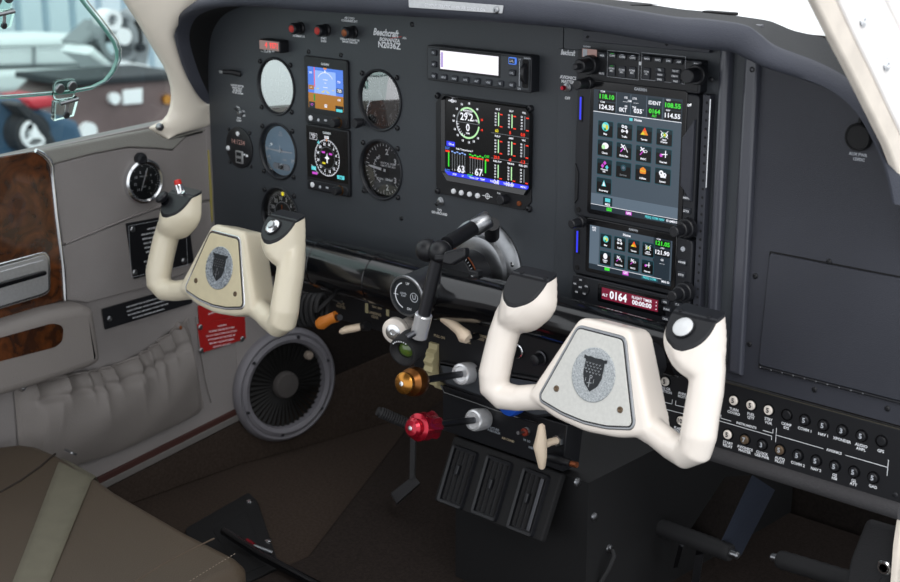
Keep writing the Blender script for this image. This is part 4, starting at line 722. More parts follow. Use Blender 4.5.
def tile(mb,k,x,z,w_,h_,zz,dim=False):
    mb.flat(roundp([(x-w_/2-.6,z-h_/2-.6),(x+w_/2+.6,z-h_/2-.6),(x+w_/2+.6,z+h_/2+.6),(x-w_/2-.6,z+h_/2+.6)],1.5),zz,'s_tile2')
    mb.flat(roundp([(x-w_/2,z-h_/2),(x+w_/2,z-h_/2),(x+w_/2,z+h_/2),(x-w_/2,z+h_/2)],1.2),zz+.1,'s_tile'); mb.rect(x,z-h_*.12,w_*.96,h_*.7,zz+.15,'s_black')
    icon(mb,k,x,z+h_*.16,w_*.25,zz+.25)
    nm={'Weather':'XM-R\nWeather'}.get(k,k); mb.text(nm,x,z-h_*.36 if '\n' not in nm else z-h_*.2,h_*.115 if '\n' not in nm else h_*.1,'s_grey' if dim else 's_white',zz+.3,off=.03)
def navigator(z0,z1,big,label):
    t=thing('navigator',label,'navigator',(79,0,z0)); zc=(z0+z1)/2; hh=z1-z0
    mb=MB(PAN); mb.box(79.5,zc,160,hh-1,0,H,'bezel',1.6,5); mb.build('housing',t)
    mb=MB(PAN); mb.box(79.5,zc,159,hh-2,0,5,'black',.8); mb.build('chassis',t)
    if big: s=[(594.6,86),(684.2,103),(675.6,225.3),(590.4,208.6)]
    else: s=[(590.5,224.2),(672,241.5),(671,288),(588.6,266.5)]
    a0,a1,b1,b0=screen_area(s,H+1); cx,cz=(a0+a1)/2,(b0+b1)/2; sw,sh=a1-a0,b1-b0
    mb=MB(PAN); mb.box(cx,cz+(2 if big else 1.5),sw+11,min(sh+16,hh-4),H-.1,H+1,'blackg',.6,3); mb.build('glass_bezel',t)
    mb=MB(PAN); z=H+1.1; U=lambda u:a0+sw*u; V=lambda v:b1-sh*v; mb.rect(cx,cz,sw,sh,z,'s_bg')
    if big:
        mb.rect(cx,V(.09),sw,sh*.18,z+.05,'s_bg3'); mb.rect(cx,V(.18),sw,.6,z+.12,'s_white'); mb.rect(cx,V(.6),sw*.98,sh*.1,z+.03,'s_bg'); mb.rect(cx,V(.91),sw,sh*.1,z+.04,'s_bg2'); mb.rect(cx,V(.975),sw,sh*.05,z+.06,'s_bg3'); mb.rect(cx,V(.953),sw,.5,z+.12,'s_white')
        for u,v,w_,s_,k in ((.155,.05,.2,'118.10','s_green'),(.155,.135,.2,'124.35','s_white'),(.9,.055,.18,'108.55','s_green'),(.9,.135,.18,'114.55','s_white')):
            mb.rect(U(u),V(v),sw*w_,sh*.075,z+.1,'s_black'); mb.text(s_,U(u),V(v+.018),4.6,k,z+.2,off=.03,w=sw*.17); mb.text('COM' if u<.5 else 'NAV',U(u-.05),V(v-.032),1.8,'s_white',z+.2,off=.02)
        mb.rect(U(.7),V(.052),sw*.15,sh*.07,z+.1,'s_tile'); mb.text('IDENT',U(.7),V(.067),3.8,'s_white',z+.2,off=.02,w=sw*.135); mb.rect(U(.7),V(.13),sw*.15,sh*.075,z+.1,'s_black'); mb.text('0164',U(.7),V(.135),4.4,'s_green',z+.2,off=.04,w=sw*.125); mb.text('ALT',U(.7),V(.163),2.4,'s_green',z+.2,off=.03)
        mb.text('0KT',U(.345),V(.155),4.4,'s_white',z+.2,off=.02,w=sw*.09); mb.text('035',U(.515),V(.15),4.4,'s_white',z+.2,off=.03,w=sw*.095); mb.text('o',U(.575),V(.125),1.8,'s_white',z+.2); mb.text('DIS        DTK',U(.43),V(.045),2.0,'s_white',z+.2,off=.02); mb.text('GS        TRK',U(.43),V(.115),2.0,'s_white',z+.2,off=.02); mb.text('____NM   ____',U(.43),V(.07),2.2,'s_white',z+.2,off=.02)
        for u in (.265,.43,.61,.79): mb.rect(U(u),V(.09),.5,sh*.17,z+.1,'s_bg2')
        mb.text('Home',U(.52),V(.215),2.6,'s_white',z+.1,off=.03); mb.rect(U(.44),V(.208),4,3,z+.1,'s_cyan')
        names=[['Map','Traffic','Terrain','Weather'],['Charts','Flight Plan','PROC','Nearest'],['Waypoint\nInfo','Services','Utilities','System'],['Emergency']]
        for r_,row in enumerate(names):
            for c_,k in enumerate(row): tile(mb,k,U((.15,.373,.597,.82)[c_]),V(.315+.157*r_),sw*.172,sh*.128,z+.1,k=='Services')
        mb.rect(U(.2),V(.915),sw*.11,sh*.075,z+.1,'s_tile'); mb.rect(U(.2),V(.9),sw*.06,4,z+.2,'s_cyan'); mb.text('MSG',U(.2),V(.945),2.4,'s_white',z+.2,off=.03)
        mb.rect(U(.22),V(.975),7,3.6,z+.15,'s_green'); mb.text('VLOC',U(.22),V(.98),1.8,'s_black',z+.25); mb.rect(U(.45),V(.977),8,3.6,z+.15,'s_mag'); mb.text('GPS',U(.45),V(.985),2.4,'s_white',z+.25,off=.03); mb.rect(U(.75),V(.978),22,3.6,z+.15,'s_tile2'); mb.text('FREQ COM NAV',U(.75),V(.985),2.4,'s_cyan',z+.25,off=.03); mb.text('ID EMERG',U(.94),V(.985),2.2,'s_white',z+.25,off=.03)
    else:
        mb.rect(U(.88),cz,sw*.2,sh,z+.03,'s_bg3'); mb.rect(U(.06),cz,sw*.12,sh,z+.03,'s_bg2'); mb.rect(cx,V(.94),sw,sh*.12,z+.06,'s_bg3'); mb.rect(cx,V(.885),sw*.78,.5,z+.12,'s_white')
        mb.text('ENR\nGPS',U(.055),V(.07),2.0,'s_white',z+.2,off=.02); mb.text('Home',U(.46),V(.1),2.8,'s_white',z+.1,off=.03)
        for r_,row in enumerate((['Map','Traffic','Terrain','Weather'],['Default\nNAV','Flight Plan','PROC','Nearest'])):
            for c_,k in enumerate(row): tile(mb,k,U(.205+.172*c_),V(.30+.39*r_),sw*.135,sh*.30,z+.1)
        for v,s_,k in ((.11,'121.05','s_green'),(.31,'121.90','s_white')): mb.rect(U(.89),V(v),sw*.18,sh*.15,z+.1,'s_black'); mb.text(s_,U(.89),V(v+.035),4.4,k,z+.2,off=.03,w=sw*.165)
        mb.text('COM',U(.84),V(.035),1.6,'s_white',z+.2); mb.text('STBY',U(.89),V(.215),1.6,'s_white',z+.2); mb.text('GS\n_ _ _',U(.89),V(.48),2.2,'s_white',z+.2,off=.02)
        mb.rect(U(.23),V(.93),7,3.4,z+.15,'s_green'); mb.rect(U(.46),V(.93),8,4.4,z+.15,'s_mag'); mb.text('GPS',U(.46),V(.945),2.2,'s_white',z+.25,off=.03); mb.rect(U(.75),V(.93),22,4,z+.15,'s_tile2'); mb.text('FREQ COM',U(.75),V(.95),2.4,'s_cyan',z+.25,off=.03); mb.text('MSG ID',U(.94),V(.95),2.2,'s_white',z+.25,off=.03)
    mb.build('screen',t)
    mb=MB(PAN); mb.text('GARMIN',cx+4,b1+(4 if big else 2.6),3.0 if big else 2.2,'wht2',H+1.15,off=.04); mb.build('lettering',t)
    # left side: card slot, screws
    xl=6.5; mb=MB(PAN); mb.box(xl,zc+(45 if big else 5),4.6,28,H,H+1.3,'black',.4,1); mb.box(xl,zc+(46 if big else 5),2.2,25,H+1.3,H+1.6,'s_blue',0); mb.build('card_slot',t)
    mb=MB(PAN); mb.lathe([(3,H),(2.6,H+1.4),(0,H+1.4)],'matte',6.5,z0+8,0,n=14); mb.build('screw',t)
    if big:
        mb=MB(PAN); mb.prism([(1,z0+60),(5.5,z0+50),(5.5,z0+20),(1,z0+14)],H,H+1.6,'black',.5); mb.build('side_grip',t)
        c=P(588,84.5,H+6); dknob(t,(c[0]-3,c[1]+1),H,6.5,6,5.5,16)
    else: c=P(578,223,H+6); dknob(t,(c[0]+1,c[1]+1),H,6,6,5,14)
    xr=151; mb=MB(PAN); mb.lathe([(2.8,H),(2.8,H+.8),(1.6,H+2),(0,H+2)],'chrome' if big else 'wht2',xr-3,z1-12,0,n=16); mb.build('light_sensor',t)
    if big:
        mb=MB(PAN); gp=[(143,z0+56),(143,z1-46),(157,z1-26),(157,z0+40)]; mb.prism(gp,H,H+4,'panelr',1.5); mb.build('grip_recess',t)
    bz=[P(687.3,198,H+1),P(686.7,211,H+1)] if big else [P(682.5,262.2,H+1),P(681.5,274.7,H+1)]
    for (a,b),s_ in zip(bz,('HOME','DTO')): mb=MB(PAN); mb.box(a,b,9,6.5,H,H+2,'button',.6,1); mb.text(s_,a,b-1,2.2,'wht',H+2.1,off=.03); mb.build('button',t)
    c=P(686,230,H+8) if big else P(684,294,H+8); dknob(t,(c[0]-2,c[1]+1),H,10.5,8,8.2,8,5.8,12)
navigator(-186,-34,True,'tall touchscreen navigator with thirteen square icons on its home page')
navigator(-253,-187,False,'short wide touchscreen navigator with eight icons, beneath the tall one')
# transponder
t=thing('transponder','slim transponder with a maroon display reading 0164 at the stack bottom','transponder',(79,0,-296))
mb=MB(PAN); mb.box(79.5,-274.5,160,41,0,H,'bezel',1.2,3); mb.build('case',t)
a0,a1,b1,b0=screen_area([(601.8,286),(658,301.5),(657.6,313),(601.5,297.8)],H+1); cx,cz=(a0+a1)/2,(b0+b1)/2; sw,sh=a1-a0,b1-b0
mb=MB(PAN); mb.box(cx+2,cz,sw+16,sh+8,H-.1,H+.6,'blackg',.4,2); mb.rect(cx,cz,sw,sh,H+.8,'s_maroon'); mb.text('0164',a0+sw*.3,cz-4,8.5,'s_white',H+.95,off=.03,w=sw*.31); mb.text('ALT',a0+sw*.06,cz-3,3,'s_white',H+.95,off=.02); mb.text('FLIGHT TIMER',a0+sw*.72,cz+2,3,'s_white',H+.95,off=.02,w=sw*.35); mb.text('00:00:00',a0+sw*.72,cz-4.5,5,'s_white',H+.95,off=.03,w=sw*.34)
for k in (-4,0,4): mb.rect(a1-2.2,cz+k,1.2,1.2,H+.95,'s_white')
mb.build('screen',t)
c=P(581,287,H+1); mb=MB(PAN); mb.lathe([(12,H),(11.6,H+1.2),(0,H+1.2)],'black',*c,n=32); mb.build('key_pad',t)
for a in (90,18,-50,-130,162): mb=MB(PAN); x,z=c[0]+8.6*math.cos(R(a)),c[1]+8.6*math.sin(R(a)); mb.box(x,z,5.2,3.6,H+1.2,H+2.2,'button',.4,1); mb.text('ON',x,z-.8,1.7,'wht',H+2.3,off=.02); mb.build('button',t)
mb=MB(PAN); mb.box(*c,5.6,4,H+1.2,H+2.2,'button',.4,1); mb.text('ENT',c[0],c[1]-.8,1.7,'wht',H+2.3,off=.02); mb.build('button',t)
CX=lambda x,y:(560+x/5.625,260+y/5.625)
for i,(x,y) in enumerate([(85,242),(145,262),(203,278),(262,295),(322,315),(385,332),(447,350),(512,370)]):
    a,b=P(*CX(x,y),H+2); mb=MB(PAN); mb.box(a,b,8,6.4,H,H+2.2,'button',.6,1.4); mb.text(str(i),a,b-1.4,2.8,'wht2',H+2.3,off=.02); mb.build('button',t)
for i,(x,y,s_) in enumerate([(590,237,'VFR'),(600,278,'FUNC'),(592,332,'CRSR'),(660,250,'CLR')]):
    a,b=P(*CX(x,y),H+2); mb=MB(PAN); mb.box(a,b,10,5,H,H+2,'button',.5,1); mb.text(s_,a,b-1,2.1,'wht',H+2.1,off=.02); mb.build('button',t)
# ================================================================== GLARE SHIELD
inn=[((213,113),8),((207.6,104),2),((200,90),-14),((191,69),-30),((183,40),-48),((187,22),-56),((198,12.5),-60),((220,7),-60),((260,7),-60),((303.6,10.6),-60),((425,17.5),-60),((560,27.6),-60),((626,37.5),-60),((675,46),-60),((700,49.5),-60),((731,52.7),-60),((747.7,60),-60),((770,70),-60),((800,79),-60),((825.5,88),-60),((845.6,100),-60),((860.6,115),-60),((875.7,140),-58),((888,168),-55),((895,200),-50)]
ut=[((212,112),8),((206,104),0),((196,92),-14),((183,68),-32),((174.5,37),-50),((177,20),-58),((189.5,5.5),-60),((206,-3),-60),((260,-16),-60),((303,-18),-60),((425,-10),-60),((560,2),-60),((626,12),-60),((675,20),-60),((705,22),-60),((742.7,27.6),-60),((758,37.6),-60),((775,51),-60),((815,66.5),-60),((840.5,80),-60),((855.6,92.8),-60),((871,112),-60),((884,140),-58),((896,170),-55),((903,205),-50)]
Li=[pt(x,y,Y) for (x,y),Y in inn]; Ui=[pt(x,y,Y) for (x,y),Y in ut]
bk=[]
for i,u in enumerate(Ui):
    # rear (windshield) edge of the deck
    xx=u.x; K=[(-700,-40),(-607,-20),(-475,43),(-436,61),(-327,92),(-200,135),(-71,139),(53,92),(162,61),(201,43),(333,-72+30),(420,-60),(480,-50)]
    for (xa,ya),(xb,yb) in zip(K,K[1:]):
        if xa<=xx<=xb: yy=ya+(yb-ya)*(xx-xa)/(xb-xa); break
    else: yy=-20
    bk.append(Vector((xx,max(yy,u.y+25),min(42,u.z+4) if -600<xx<240 else u.z-2)))
def sect(i):
    a,b,c=Li[i],Ui[i],bk[i]; d=(b-a); n=Vector((0,-1,0)); up=d.normalized()
    return [Vector((a.x,8,a.z)), a+Vector((0,34,0)), a+Vector((0,10,0))-up*1, a+n*5+up*2, a.lerp(b,.25)+n*9, a.lerp(b,.55)+n*9, a.lerp(b,.85)+n*5, b+Vector((0,3,0))+up*1.2, b.lerp(c,.12)+Vector((0,0,2)), b.lerp(c,.5)+Vector((0,0,1)), c]
for i,(x,y,Y) in {12:(648,4,110),13:(680,9,95),14:(705,11.5,85),15:(745,17,60),16:(768,20.6,50),17:(780,25,42),18:(795,31,35),19:(828,39,25),20:(850,50,15),21:(870,68,8),22:(890,100,0)}.items(): bk[i]=pt(x,y,Y)
secs=[sect(i) for i in range(len(inn))]
def resample(L,m=6):
    out=[]
    for i in range(len(L)-1):
        p0=L[max(i-1,0)];p1=L[i];p2=L[i+1];p3=L[min(i+2,len(L)-1)]
        for k in range(m):
            s=k/m; out.append([ (b*2+(c-a)*s+(a*2-b*5+c*4-d)*s*s+(b*3-a-c*3+d)*s**3)*.5 for a,b,c,d in zip(p0,p1,p2,p3)])
    out.append(L[-1]); return out
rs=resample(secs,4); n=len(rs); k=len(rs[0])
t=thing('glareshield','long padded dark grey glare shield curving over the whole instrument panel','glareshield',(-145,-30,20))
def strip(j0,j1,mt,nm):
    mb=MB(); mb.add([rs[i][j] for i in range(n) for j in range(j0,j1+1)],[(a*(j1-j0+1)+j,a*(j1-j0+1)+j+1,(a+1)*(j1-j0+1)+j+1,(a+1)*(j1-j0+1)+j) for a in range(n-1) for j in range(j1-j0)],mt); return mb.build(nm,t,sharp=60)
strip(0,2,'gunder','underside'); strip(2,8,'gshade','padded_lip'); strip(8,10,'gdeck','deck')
# small hatch line on the deck and placard on the lip
GL=FR((0,-68.5,0),(1,0,0),(0,0,1))
tt=placard('compass_placard',[(409,-2),(504,5.5),(503,13.5),(409.5,7.5)],GL,'alu',['COMPASS ERRATIC WHEN AIR COND IS ON'],'thin metal placard about the compass on the front of the glare shield',screws=((.93,.5),),z=0,h=1.2,th=3.2)
mb=MB(); c=Vector((120,20,47)); mb.M=Matrix.Translation(pt(720,13.5,70)); mb.box(0,0,40,14,-1,2.0,'matte',1,4); tag(mb.build('deck_vent'),'low flat black vent cover on top of the glare shield','vent')
# ================================================================== CONTROL BAR ACROSS THE COCKPIT
t=thing('control_bar','glossy black tubular control bar running across the cockpit between both yokes','control column',(-145,-45,-345))
ZB=-306; YB=-46
def sleeve(x0,x1,r0,r1,nm,mt='blackg'):
    mb=MB(); mb.tube([(x0,YB,ZB),(x0+1.5,YB,ZB),(x0+(x1-x0)*.5,YB,ZB),(x1-1.5,YB,ZB),(x1,YB,ZB)],[r0-2,r0,(r0+r1)/2,r1,r1-2],mt,n=36); return mb.build(nm,t)
sleeve(-480,-385,30,32,'left_sleeve'); sleeve(-384,-278,33,34,'middle_sleeve'); sleeve(-277,-190,35,35,'middle_sleeve')
mb=MB(); mb.tube([(-190,YB,ZB),(-150,YB,ZB+4),(-80,YB,ZB+7),(0,YB,ZB+7),(175,YB,ZB+5),(178,YB,ZB+5)],[35,32,28,27,26,24],'blackg',n=36); mb.build('right_sleeve',t)
hc=P(485,267,0); 
mb=MB(PAN); mb.lathe([(60,0),(60,3),(57,5),(41,7),(39,12),(32,14),(0,14)],'steel',hc[0],hc[1],0,n=56); mb.build('hub_plate',t)
for a in (15,60,105): mb=MB(PAN); mb.lathe([(3.4,0),(3,1.5),(0,2)],'chrome',hc[0]+50*math.cos(R(a)),hc[1]+50*math.sin(R(a)),5,n=14); mb.build('hub_screw',t)
mb=MB(PAN); mb.lathe([(29,10),(29,44),(26,47),(0,47)],'black',hc[0]-6,hc[1]-6,0,n=40); mb.build('column',t)
mb=MB(PAN); c=(hc[0]-8,hc[1]-8); mb.ring(*c,31,37,46,'black',0,120); mb.ring(*c,36.6,39,45.5,'copper',5,115); 
mb.lathe([(37,40),(37,46),(30,46)],'black',*c,n=40,cap=False)
for a in range(20,110,7): mb.line(c[0]+32*math.cos(R(a)),c[1]+32*math.sin(R(a)),c[0]+35*math.cos(R(a)),c[1]+35*math.sin(R(a)),.8,46.2,'wht2')
mb.box(c[0]+34,c[1]+8,14,20,40,50,'black',2); mb.lathe([(4,50),(3.5,52),(0,52.4)],'chrome',c[0]+34,c[1]+9,0,n=14); mb.build('trim_arc',t)
# round dial on the end of its barrel, below the bar
d0=pt(407,296,-108); t=thing('position_dial','round black dial with chrome rim and curved white scale below the bar','dial',(d0.x,-70,d0.z-26))
DM=FR(d0,(1,.10,0),(0,-.05,1))
mb=MB(DM); mb.lathe([(24,-50),(24.5,-4),(25.5,0),(24.5,2),(22.6,2),(22.4,0)],'steel',n=44,cap=False); mb.build('barrel',t)
mb=MB(DM); mb.lathe([(22.5,-3),(22.5,.2),(0,.2)],'face',n=40); mb.ring(-1,0,15.5,17,.5,'wht',110,250); mb.line(-20,0,-13,0,1,.6,'wht'); mb.text('UP',2,14,3,'wht',.5); mb.text('DN',3,-17,3,'wht',.5); mb.text('COWL\nFLAP',-5,1.5,2.2,'wht2',.5); mb.ring(11,0,5,6,.5,'wht2',n=20); mb.text('U',11,-2.4,5.5,'wht2',.5); mb.build('dial_face',t)
# articulated arm with clamp knob carrying a round lens unit
B1=pt(427,250,-150); B2=pt(440,252,-148)
t=thing('ball_mount','articulated black ball mount arm clamped to the column hub','mount',pt(492,222,-50))
A0=pt(498,222,-40); A1=pt(474,231,-84); mb=MB(); mb.tube([pt(492,236,-30),pt(492,224,-46)],9,'black'); mb.build('bracket',t)
mb=MB(); mb.tube([pt(490,218.5,-62),pt(488,219.5,-64),pt(475,227,-78),pt(473,228,-80)],[9,10.5,10.5,9.4],'steel',n=28); mb.build('end_cap',t)
mb=MB(); mb.tube([pt(475,227,-78),pt(447,244,-136)],8.6,'black',n=24); mb.build('arm',t)
for b,nm in ((B1,'ball'),(B2,'ball')): mb=MB(); mb.sph(tuple(b),13,'black',n=24); mb.build(nm,t)
mb=MB(); mb.tube([B1,B2,pt(447,246,-138)],[6,8,8],'black'); mb.build('socket',t)
KN=FR(pt(455,257,-150),(1,.5,.25),(-.3,.1,1)); mb=MB(KN); mb.prism(roundp([(-14,-5),(-4,-9),(14,-2),(16,8),(6,9),(-10,7)],3),-6,7,'black',2.5); mb.tube([(-8,0,0),(-22,2,0)],4,'black'); mb.build('clamp_knob',t)
mb=MB(); mb.tube([pt(437.5,258,-150),pt(423.5,317,-150)],7.4,'dsteel',n=24); mb.build('lower_rod',t)
mb=MB(); a,b=pt(424,314,-150),pt(418.5,337,-150); mb.tube([a,a.lerp(b,.04),a.lerp(b,.96),b],[9,10,10,9],'collar',n=32); mb.build('chrome_collar',t)
mb=MB(); c=pt(414.5,333,-160); mb.tube([c,c+Vector((-4,-8,-4))],3.5,'dsteel'); mb.build('set_screw',t)
L0=pt(408,348,-150); ax=Vector((.2,-.93,-.2)).normalized(); LM=FR(L0,ax.cross(Vector((0,0,1))).normalized()*-1,(0,0,1))
ex=Vector((0,0,1)).cross(ax).normalized(); ey=ax.cross(ex); LM=Matrix((ex,ey,ax)).transposed().to_4x4(); LM.translation=L0
t=thing('lens_unit','thick round black unit with a glass lens, its green reflection coloured in, under the chrome collar','lens',L0+Vector((0,0,-18)))
mb=MB(LM); mb.lathe([(16,-14),(18,-12),(18.5,8),(17.5,12),(15,12.5),(13,9),(9.5,6)],'rubber',n=40,cap=False); mb.lathe([(16,-14),(0,-14)],'rubber'); mb.build('housing',t)
mb=MB(LM); mb.lathe([(9.8,4),(7,7.4),(3,9),(0,9.3)],'lens_refl',n=32); mb.build('lens',t)  # green base colour paints the reflection in the lens
mb=MB(LM)
for i in range(7): mb.ring(0,0,13.8,15.6,12.7,'wht',60+i*12,66+i*12,3)
mb.build('ring_marks',t)
mb=MB(); mb.tube([pt(416,334,-150),L0-ax*12],[5,6],'black'); mb.build('stem',t)
# white pull knob with chrome centre
K0=pt(395,331,-100); t=thing('white_pull_control','round white pull knob with a chrome centre under the dial','knob',K0+Vector((0,0,-16)))
KM=FR(K0,(1,.35,0),(0,0,1)); mb=MB(KM); mb.lathe([(7,-40),(8,-14),(14,-10),(16.5,-4),(16,2),(13,4.5),(10,5)],'whitey',n=36); mb.build('knob_body',t)
mb=MB(KM); mb.lathe([(10,4.4),(9.6,6),(5,7),(3.4,7),(3,5.6),(0,5.6)],'chrome',n=28); mb.build('chrome_centre',t)
# ================================================================== LOWER SUBPANELS AND CONSOLE
t=thing('left_subpanel','narrow black subpanel with small tan lettering below the bar, pilot side','panel',(-330,-20,-385))
SP=PA(-20); mb=MB(SP); mb.box(-340,-362,250,52,-6,0,'black',1.5); mb.build('face',t)
mb=MB(SP)
def lab(M,s,x,y,h,mt='tanst',**k): a,b=on(M,x,y); mb.text(s,a,b-h*.3,h,mt,.2,off=.02,**k)
mat('label','a8997f',.6); mat('labelw','9aa0a8',.6)
lab(SP,'LIGHT\nMASTER',341,304,3.4,'label'); lab(SP,'LANDING\nGEAR',375,314,3.6,'label'); lab(SP,'TAXI  NAV',377,308,2.6,'label')
for x,y in ((367,308),(388,311)):
    a,b=on(SP,x,y); mb.box(a,b,5,13,0,1.5,'ribs',.4)
mb.build('lettering',t)
# flap / gear style pull with pinkish lever
a=pt(352,328,-55); LV=FR(a,(1,.4,.12),(-.1,0,1)); t=thing('lever_knob','pinkish white tapered lever knob below the pilot subpanel','knob',a+Vector((0,0,-8)))
mb=MB(LV); mb.tube([(-18,-5,0),(-15,-4.5,0),(-8,-2,0),(4,0,0),(14,2,0),(18,2.5,0)],[3,6,7,7.5,6.5,5],'beige',n=20,flatk=.7); mb.build('lever',t); mb=MB(LV); mb.tube([(16,2,0),(26,4,6)],6,'dsteel'); mb.build('shaft',t)
for x,y,lb in ((327,321,'orange tapered knob right of the coiled black cord'),(299,311,'orange knob half hidden behind the coiled black cord')):
    a=pt(x,y,-98 if x>310 else -45); OM=FR(a,(1,.5,.25),(0,0,1)); t=thing('orange_knob',lb,'knob',a+Vector((0,0,-8))); mb=MB(OM); mb.tube([(-14,-3,0),(-8,-2,0),(4,2,0),(14,4,0)],[6,8.5,6.5,7.5],'orange',n=18); mb.build('knob_body',t); mb=MB(OM); mb.tube([(13,3,0),(22,4,8)],4,'dsteel'); mb.build('shaft',t)
t=thing('coiled_cord','black coiled cord hanging under the bar behind the left yoke grip','cord',pt(312,330,-75))
mb=MB(); p=[]
for i in range(120):
    s=i/119; a=s*2*PI*4.5; c=pt(301,310,-84).lerp(pt(323,310,-74),s); p.append(c+Vector((0,12*math.cos(a),20*math.sin(a))))
mb.tube(p,3.6,'rubber',n=8); mb.build('coil',t); mb=MB(); mb.tube([p[0],pt(296,296,-70),pt(290,290,-60)],3.2,'rubber',n=8); mb.build('cord_end',t); mb=MB(); mb.tube([p[-1],pt(333,296,-60),pt(338,290,-50)],3.2,'rubber',n=8); mb.build('cord_end',t)
mb=MB(); 
for (x,y) in ((312,296),(324,293),(338,301)): c=pt(x,y,-40); mb.M=Matrix.Translation(c); mb.box(0,0,14,6,-3,4,'chrome',.8)
o=mb
t=thing('wire_bracket','thin shiny metal bracket under the control bar above the coiled cord','bracket',pt(315,296,-40))
mb=MB(); mb.tube([pt(298,291,-42),pt(325,296,-42)],2.2,'steel'); mb.tube([pt(325,296,-42),pt(342,302,-42)],1.8,'steel'); mb.build('rod',t)
mb=MB(FR(pt(323,295,-46),(1,0,0),(0,0,1))); mb.box(0,0,12,7,0,5,'chrome',1); mb.build('clip',t)
# console
CN=PA(-40)
t=thing('centre_console','black centre console face with two framed plates and control labels','console',(-70,0,-500))
mb=MB(CN); mb.box(-80,-372,300,100,-40,-1,'black',2); mb.build('upper_face',t)
def onC(x,y,h=0): return on(CN,x,y,h)
pl1=roundp([onC(441,360),onC(448,384),onC(540,417),onC(556,415),onC(556,380)],5); 
mb=MB(CN); mb.prism(pl1,-1,6,'black',1.5); mb.prism(inset(ccw(pl1),4),5.9,6.6,'panel',.3); mb.tube([(*onC(445,384),7),(*onC(449,391),7.5),(*onC(480,401.5),7.5),(*onC(517,414.5),7.5),(*onC(541,421),7)],1.3,'blackg',n=8); mb.build('upper_plate',t)
mb=MB(CN); mb.prism([(-178,-425),(-178,-484),(14,-484),(20,-425)],-30,0,'black',1); mb.build('lower_plate',t)
mb=MB(CN)
lab(CN,'PULL ON',439.5,337,3.2,'label'); lab(CN,'FUEL',468,342.5,3.2,'label'); lab(CN,'OVERRIDE\nBOOST',480,336,3.2,'label'); lab(CN,'PROP\nPUSH\nINCR RPM',476,372,2.8,'labelw'); lab(CN,'MIXTURE\nPUSH RICH',494,429,2.8,'labelw'); lab(CN,'AIR COND',508,440,2.8,'label'); lab(CN,'HI  LO',527,441,2.6,'labelw'); lab(CN,'DEFROST',534,449,2.6,'labelw')
lab(CN,'ALTERNATE\nSTATIC AIR',521,385,3.2,'labelw')
mb.build('lettering',t)
# beige fuel style handle
a=pt(455,326,-62); HM=FR(a,(1,0,-.22),(0.22,0,1)); t=thing('fuel_handle','beige bar handle lying flat beside a chrome keeper on the console','handle',a+Vector((0,0,-6)))
mb=MB(HM); mb.tube([(-20,2,0),(-6,1,0),(10,-1,2),(20,-4,3),(26,-5,3)],[5.5,6.5,6.5,9,6],'beige',n=18); mb.build('grip',t); mb=MB(HM); mb.tube([(-20,2,0),(-28,1,0)],4,'chrome'); mb.lathe([(6,0),(6,3),(3.5,3),(3.5,0)],'steel',-32,1,0,n=20,cap=False); mb.build('keeper',t)
mb=MB(HM); mb.tube([(22,-6,0),(22,-8,-18)],4,'dsteel'); mb.build('post',t)
# trim wheel edge
a=pt(426,367,-55); t=thing('ribbed_trim_roller','pale ribbed edge of a vertical trim wheel in the console','wheel',a+Vector((0,0,-30)))
WM=FR(a+Vector((0,40,0)),(0,1,0),(0,0,1)); mb=MB(WM); n_=40; vs=[]
pr=[(35+3.4*(i%2),i) for i in range(n_)]
mb.prism([(r*math.cos(2*PI*i/n_),r*math.sin(2*PI*i/n_)) for r,i in pr],-7,7,'ribs',1.2); mb.build('rim',t)
# collars, shafts, coloured control knobs
def control(px,py,kx,ky,YK,label,kind,name):
    c=pt(px,py,-60); k=pt(kx,ky,YK); ax=(k-c).normalized(); t=thing(name,label,'control knob',c+Vector((0,20,-15)))
    Mx=FR(c,ax.cross(Vector((0,0,1)))*-1,(0,0,1)); ex=Vector((0,0,1)).cross(ax).normalized(); ey=ax.cross(ex); Mx=Matrix((ex,ey,ax)).transposed().to_4x4(); Mx.translation=c; L=(k-c).length
    mb=MB(Mx); mb.lathe([(13,-18),(13.6,-16),(13.6,2),(12.4,4),(10,4.6),(9,3),(5,3)],'collar',n=36); mb.build('collar',t)
    mb=MB(Mx); mb.lathe([(4.2,2),(4.2,L-8)],'dsteel',n=16); mb.build('shaft',t)
    if kind=='gold':
        mb=MB(Mx); mb.lathe([(5,L-26),(9,L-20),(16,L-12),(17.5,L-4),(16,L+3),(11,L+7),(9,L+9)],'goldd',n=40); mb.build('knob_body',t)
        mb=MB(Mx); mb.lathe([(9,L+8),(12,L+10),(12.5,L+16),(9,L+19),(0,L+20)],'gold',n=36); mb.build('button',t)
    else:
        mb=MB(Mx); pr=[]; 
        N=40; prof=[(6,L-30,0),(13,L-26,.12),(16,L-18,.14),(14.5,L-10,.1),(17,L-2,.05),(16,L+4,0),(10,L+7,0)]; vs=[]
        for r,z,w in prof:
            for i in range(N): rr=r*(1+w*math.cos(8*2*PI*i/N)); vs.append((rr*math.cos(2*PI*i/N),rr*math.sin(2*PI*i/N),z))
        fs=[(a*N+i,a*N+(i+1)%N,(a+1)*N+(i+1)%N,(a+1)*N+i) for a in range(len(prof)-1) for i in range(N)]+[tuple(range(N-1,-1,-1)),tuple((len(prof)-1)*N+i for i in range(N))]; mb.add(vs,fs,'redk'); mb.build('knob_body',t)
        mb=MB(Mx); mb.lathe([(9,L+6),(11,L+8),(11.5,L+13),(8.5,L+16),(0,L+17)],'redk',n=36); mb.build('button',t)
    mb=MB(Mx); e=L+(20 if kind=='gold' else 17); mb.lathe([(3,e-1),(2.8,e+.8),(1.2,e+1),(1,e),(0,e)],'chrome',n=16); mb.build('screw',t)
control(462,374,412,382,-158,'gold vernier control knob on a dark shaft from the console','gold','propeller_control')
